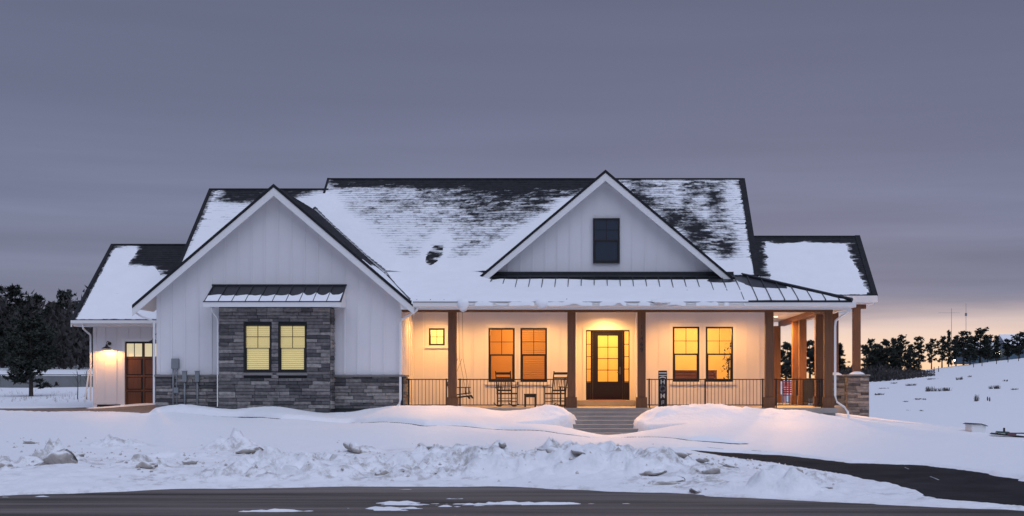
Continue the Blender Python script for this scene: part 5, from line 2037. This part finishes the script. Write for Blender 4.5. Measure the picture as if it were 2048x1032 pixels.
GL = 'tall pines behind the grey wall'
LEFT = [(32, 577, 105, 'ponderosa', 0, 1.25), (78, 592, 112, 'ponderosa', 1, 1.2), (135, 586, 104, 'ponderosa', 2, 1.1), (105, 608, 120, 'ponderosa', 3, 1.3), (-8, 600, 118, 'round', 0, 1.2), (55, 625, 96, 'round', 1, 1.3),
        (170, 615, 122, 'round', 2, 1.2), (5, 632, 92, 'round', 2, 1.2), (120, 640, 97, 'round', 0, 1.3), (160, 655, 95, 'round', 1, 1.3), (195, 640, 118, 'ponderosa', 1, 1.3), (85, 655, 90, 'round', 2, 1.3), (230, 650, 125, 'round', 0, 1.3),
        (-50, 590, 108, 'ponderosa', 2, 1.2), (-95, 605, 112, 'round', 1, 1.2), (30, 660, 88, 'round', 0, 1.4), (180, 672, 104, 'round', 2, 1.4), (140, 668, 108, 'round', 1, 1.4)]
WORDS = ['tallest', 'second tallest', 'third tallest', 'fourth tallest', 'fifth tallest', 'sixth tallest', 'seventh tallest', 'eighth tallest', 'ninth tallest', 'tenth tallest', 'eleventh tallest', 'twelfth tallest', 'thirteenth tallest',
         'fourteenth tallest', 'fifteenth tallest', 'sixth shortest', 'fifth shortest', 'fourth shortest', 'third shortest', 'second shortest', 'shortest']
for k, (px, yt, d, kd, v, wd) in enumerate(sorted(LEFT, key=lambda q: q[1])):
    tree(f'dark pine behind the grey wall, {WORDS[k]} of that grove', px, yt, d, kd, v, GL, wd)
tree('small dense pine standing in front of the grey wall beyond the garage', 62, 640, 57, 'round', 0, None, 1.15)

GRR = 'pines along the far hill'
RIGHT = [(1737, 680, 185, 'ponderosa', 0, 1.0), (1750, 688, 190, 'ponderosa', 1, 1.1), (1768, 683, 186, 'round', 0, 1.1), (1789, 676, 200, 'spire', 0, 1.3), (1802, 672, 190, 'ponderosa', 2, 1.0), (1822, 690, 200, 'ponderosa', 3, 1.0),
         (1838, 674, 186, 'ponderosa', 1, 1.0), (1863, 679, 190, 'ponderosa', 0, .9), (1884, 674, 184, 'ponderosa', 2, 1.0), (1897, 662, 205, 'spire', 1, .8), (1912, 672, 190, 'ponderosa', 3, 1.0), (1927, 663, 182, 'ponderosa', 1, 1.3),
         (1960, 661, 184, 'round', 1, 1.5), (1993, 671, 190, 'spire', 0, 1.6), (2015, 680, 186, 'round', 2, 1.4), (2038, 667, 182, 'round', 0, 1.5), (1776, 698, 176, 'round', 2, 1.4), (1755, 702, 176, 'round', 1, 1.4), (1815, 708, 178, 'round', 0, 1.4),
         (1742, 715, 172, 'round', 0, 1.5), (1790, 712, 172, 'round', 2, 1.5), (1833, 722, 170, 'round', 1, 1.4), (1940, 690, 178, 'round', 2, 1.4), (2070, 668, 186, 'ponderosa', 0, 1.2),
         (1975, 690, 182, 'round', 1, 1.2)]
for k, (px, yt, d, kd, v, wd) in enumerate(sorted(RIGHT)):
    i = k + 1
    f = f'{ordn[k]} from the stone column' if k < 14 else f'{ordn[len(RIGHT) - 1 - k]} from the right edge'
    tree(f'dark pine along the far snowy hill, {f}', px, yt, d, kd, v, GRR, wd)
GM = 'pines seen between the porch posts'
for k, (px, yt, d, kd, v, wd, lb) in enumerate([(1572, 690, 150, 'round', 0, 1.3, 'dark pine seen between the two posts nearest the porch corner wall'), (1620, 682, 160, 'ponderosa', 1, 1.3, 'dark pine seen behind the covered grill on the patio'),
                                                (1680, 688, 170, 'spire', 1, 1.8, 'dark pine seen between the downspout and the patio post'), (1540, 690, 165, 'round', 1, 1.2, 'dark pine mostly hidden behind the house wall near the porch corner'),
                                                (1648, 700, 168, 'round', 2, 1.2, 'dark pine seen behind the porch corner post')]):
    tree(lb, px, yt, d, kd, v, GM, wd)

# dark brush below the far pines: one mass
rg = random.Random(12)
b = MB()
for k in range(5200):
    px = rg.uniform(1660, 1870)
    u = rg.random()
    d = rg.uniform(150, 176)
    x_ = (px - VX) * d / F
    b.v.append((x_, d - D0, u))
pts = b.v
zz = base_z(np.array([p[0] for p in pts]), np.array([p[1] for p in pts]))
b = MB()
for (x_, y_, u), z_ in zip(pts, zz):
    h_ = rg.uniform(.3, 1.9) * (.5 + .5 * float(fbm(np.array([x_]), np.array([y_]), 4.0)[0]) + .4)
    px = x_ * F / (y_ + D0) + VX
    k_ = 1 - .95 * max(0, min(1, (px - 1760) / 105))
    h_ *= k_
    c = Vector((x_, y_, float(z_) + rg.random() * h_))
    d = Vector((rg.gauss(0, .6), rg.gauss(0, .6), 1)).normalized()
    s = d.cross(Vector((rg.gauss(0, 1), rg.gauss(0, 1), .1))).normalized() * rg.uniform(.10, .22) * (.3 + .7 * k_)
    b.poly([c - s, c + s, c + d * rg.uniform(.3, .7) * (.15 + .85 * k_)])
o = b.build('brush', 'brush', kind='stuff')
o['label'] = 'dark mass of bare brush at the foot of the far pines'


b = MB()
pts = []
for k in range(11000):
    d = rg.uniform(90, 116)
    pts.append(((rg.uniform(-90, 200) - VX) * d / F, d - D0))
zz = base_z(np.array([p[0] for p in pts]), np.array([p[1] for p in pts]))
nn = fbm(np.array([p[0] for p in pts]), np.array([p[1] for p in pts]), 3.0)
for (x_, y_), z_, n_ in zip(pts, zz, nn):
    h_ = 4.2 * (.7 + .9 * float(n_))
    c = Vector((x_, y_, float(z_) + rg.random() * h_))
    d = Vector((rg.gauss(0, .6), rg.gauss(0, .6), 1)).normalized()
    s = d.cross(Vector((rg.gauss(0, 1), rg.gauss(0, 1), .1))).normalized() * rg.uniform(.08, .18)
    b.poly([c - s, c + s, c + d * rg.uniform(.25, .6)])
o = b.build('brush', 'brush', kind='stuff')
o['label'] = 'dark undergrowth below the pines behind the grey wall'


# ================================================================== things out in the snow
def twig_clump(b, x, y, z, r, h, n, rg, w=.02):
    for k in range(n):
        a = rg.uniform(0, 6.283)
        q = rg.random() * r
        p = Vector((x + math.cos(a) * q, y + math.sin(a) * q, z - .03))
        t = p + Vector((math.cos(a) * r * rg.uniform(.2, .9), math.sin(a) * r * rg.uniform(.2, .9), h * rg.uniform(.5, 1.1)))
        s = Vector((math.sin(a), -math.cos(a), 0)) * w
        b.poly([p - s, p + s, t + s * .3, t - s * .3])


rg = random.Random(31)
BUSH = [(1760, 787, 20, 6), (1765, 776, 30, 4), (1785, 765, 18, 5), (1824, 768, 24, 6), (1838, 797, 24, 5), (1862, 776, 24, 14), (1885, 777, 30, 10), (1808, 802, 18, 4), (1920, 755, 18, 9), (1951, 793, 12, 18), (1987, 772, 20, 10), (2025, 777, 16, 6), (1844, 820, 10, 4), (1820, 820, 10, 3),
        (1870, 757, 40, 3), (1938, 752, 10, 6), (1978, 796, 4, 12), (2010, 760, 8, 6)]
for k, (px, py, w, h) in enumerate(sorted(BUSH)):
    hx_, hy_ = hit(px, py + h * .5)
    d = hy_ + D0
    b = MB()
    z_ = float(base_z(np.array([hx_]), np.array([hy_]))[0])
    for j in range(max(2, int(w / 5))):
        twig_clump(b, hx_ + rg.uniform(-.5, .5) * w * d / F * .8, hy_ + rg.uniform(-.4, .4), z_, min(w, 14) * d / F * .30, h * d / F * .75, 20, rg, w=.025)
    o = b.build('shrub', 'shrubtwig')
    f = f'{ordn[k]} from the stone column' if k < 9 else f'{ordn[len(BUSH) - 1 - k]} from the right edge'
    tag(o, f'low dry shrub poking through the snow of the far field, {f}', 'shrub', 'dry shrubs in the far field')

# dry grass beyond the garage
b = MB()
for k in range(120):
    px, py = rg.uniform(0, 178), rg.uniform(783, 806)
    d = 50 + (806 - py) * .5
    x_, y_ = (px - VX) * d / F, d - D0
    b.v.append((x_, y_, 0))
pts = b.v
ax, ay = np.array([p[0] for p in pts]), np.array([p[1] for p in pts])
az = base_z(ax, ay) + snow_t(ax, ay)
b = MB()
for (x_, y_, _), z_ in zip(pts, az):
    twig_clump(b, x_, y_, float(z_), .05, rg.uniform(.06, .24), 3, rg, w=.005)
o = b.build('dry_grass', 'straw', kind='stuff')
o['label'] = 'dry grass stalks sticking out of the snow beside the garage'
for k, (px, lb) in enumerate(((155, 'thin bare sapling in front of the grey wall, the one farther from the garage'), (173, 'thin bare sapling in front of the grey wall, the one nearer the garage'))):
    hx_, hy_ = (px - VX) * 53 / F, 13.0
    z_ = gz(hx_, hy_)
    t = thing('sapling', lb, 'sapling', (hx_, hy_, z_), 'bare saplings by the garage', local=True)
    MB().tube([(0, 0, -.05), (.02, 0, .6), (-.01, 0, 1.15)], .022, 6, r2=.008).build('trunk', 'bark', t)
    b = MB()
    for j in range(7):
        a = rg.uniform(0, 6.28)
        z0_ = .4 + j * .1
        b.tube([(0, 0, z0_), (math.cos(a) * .2, math.sin(a) * .2, z0_ + .22)], .008, 4, r2=.003)
    b.build('branches', 'bark', t)

# grey panel wall beyond the garage
fw = thing('panel_wall', 'long low grey panel wall standing in the snow beyond the garage', 'wall', (-28, 28, .4))
zt, zbt = Z(751, 28), Z(783, 28)
x_ = -46.0
while x_ < X(210, 28):
    MB().box(x_ + .06, x_ + 2.04, 27.97, 28.03, zbt - .5, zt - .02).build('panel', 'greywall', fw)
    MB().box(x_ - .06, x_ + .06, 27.93, 28.07, zbt - .5, zt + .01).build('post', 'greywall', fw)
    x_ += 2.1
MB().box(-46, x_, 27.94, 28.06, zt + .012, zt + .06).build('wall_cap', 'greywall', fw)

# small well box and boards in the right-hand snow
hx_, hy_ = hit(1951, 864)
z_ = gz(hx_, hy_)
k_ = (hy_ + D0) / F
wb = thing('well_box', 'small pale box with curved dark lid half buried in the field snow', 'box', (hx_, hy_, z_), local=True, rz=R(12))
MB().box(-15 * k_, 15 * k_, -.2, .2, -.2, 15 * k_).build('box_body', 'trim', wb)
MB().prism([(-19 * k_, -.24, 15 * k_), (-12 * k_, -.24, 17.5 * k_), (4 * k_, -.24, 16.5 * k_), (18 * k_, -.24, 12 * k_), (18 * k_, -.24, 11 * k_), (4 * k_, -.24, 15.0 * k_)], (0, .5, 0)).build('lid', 'black', wb)
hx_, hy_ = hit(2018, 874)
z_ = gz(hx_, hy_)
k_ = (hy_ + D0) / F
lp = thing('board_pile', 'pile of dark boards lying in the snow at the right edge', 'boards', (hx_, hy_, z_), local=True, rz=R(-6))
MB().prism([(-34 * k_, 0, 5 * k_), (40 * k_, 0, -2 * k_), (40 * k_, 0, .5 * k_), (-30 * k_, 0, 8 * k_)], (0, .3, 0)).build('board', 'black', lp)
MB().prism([(-22 * k_, .05, 7.5 * k_), (2 * k_, .05, 6 * k_), (2 * k_, .05, 10 * k_), (-20 * k_, .05, 11 * k_)], (0, .3, 0)).build('board', 'greenpaint', lp)
MB().prism([(-3 * k_, -.02, 3 * k_), (14 * k_, -.02, 2 * k_), (14 * k_, -.02, 8 * k_), (-3 * k_, -.02, 8.5 * k_)], (0, .3, 0)).build('board', 'maroon', lp)
MB().box(10 * k_, 45 * k_, .1, .3, 6 * k_, 8 * k_).build('board', 'black', lp)
MB().tube([(-8 * k_, .1, 8 * k_), (-8 * k_, .1, 18 * k_)], .03, 6).build('stake', 'black', lp)


# far houses on the hill, masts, fence posts
def far_house(label, px, pyb, d, w, hw, hr, lit):
    x, y = (px - VX) * d / F, d - D0
    zb = CZ + (VY - pyb) * d / F
    t = thing('far_house', label, 'house', (x, y, zb), 'houses on the far hill', local=True)
    MB().box(-w / 2, w / 2, 0, 6, -1, hw).build('wall', 'dark', t)
    rf = MB().prism([(-w / 2 - .4, -.6, hw), (w / 2 + .4, -.6, hw), (w / 2 + .4, 3, hw + hr), (-w / 2 - .4, 3, hw + hr)], (0, 0, .12)).prism([(-w / 2 - .4, 6.6, hw), (-w / 2 - .4, 3, hw + hr), (w / 2 + .4, 3, hw + hr), (w / 2 + .4, 6.6, hw)], (0, 0, .12)).build('roof', 'snow', t)
    MB().box(w * .18, w * .26, 2.6, 3.2, hw + hr * .8, hw + hr + .8).build('chimney', 'dark', rf)
    for k in range(3):
        MB().box(-w * .35 + k * w * .28, -w * .35 + k * w * .28 + .7, -.03, -.005, hw * .4, hw * .8).build('window', 'bulb' if k == lit else 'dark', t)


far_house('dark distant house with snowy roof and one lit window on the hill', 1972, 714, 196, 6.5, 1.1, 1.2, 2)
far_house('distant house with snowy roof at the right edge of the hill', 2050, 712, 192, 5.0, 1.5, 1.7, -1)
lt = thing('yard_light', 'small glowing yard light at the foot of the far hill pines', 'light', ((1909 - VX) * 176 / F, 136, 0), local=True)
lt.location.z = CZ + (VY - 730) * 176 / F
MB().tube([(0, 0, 0), (0, 0, .5)], .03, 6).build('pole', 'black', lt)
MB().lathe([(0, .5), (.10, .55), (.13, .63), (.10, .72), (0, .76)], (0, 0, 0), 12).build('globe', 'bulb', lt)
ma = thing('antenna_mast', 'thin antenna mast with a long crossbar above the far hill', 'antenna', ((1903 - VX) * 230 / F, 190, 0), local=True)
s_ = 230 / F
zt = CZ + (VY - 620) * s_
MB().tube([(0, 0, 0), (0, 0, zt + .3)], .06, 5, r2=.035).build('mast', 'utility', ma)
MB().tube([(-27 * s_, 0, zt - .5), (17 * s_, 0, zt - .5)], .022, 4).build('crossbar', 'utility', ma)
mb_ = thing('radio_mast', 'plain thin mast rising above the far hill pines', 'mast', ((1932 - VX) * 235 / F, 195, 0), local=True)
MB().tube([(0, 0, 0), (0, 0, CZ + (VY - 607) * 235 / F)], .07, 5, r2=.03).build('mast', 'utility', mb_)
MB().box(-.16, .16, -.16, .16, CZ + (VY - 632) * 235 / F, CZ + (VY - 626) * 235 / F).build('equipment_box', 'utility', mb_)
FP = [(1868, 738), (1947, 731), (1993, 722), (2016, 724), (2037, 726), (1877, 748), (1964, 750)]
for k, (px, pb) in enumerate(FP):
    d = 165
    x_, y_ = (px - VX) * d / F, d - D0
    z_ = float(base_z(np.array([x_]), np.array([y_]))[0])
    o = MB().tube([(x_, y_, z_ - .1), (x_ + .02, y_, z_ + .75)], .05, 5).build('fence_post', 'bark')
    tag(o, f'thin wooden fence post on the far snowy hill, {ordn[sorted(p for p, _ in FP).index(px)]} from the stone column', 'fence post', 'fence posts on the far hill')
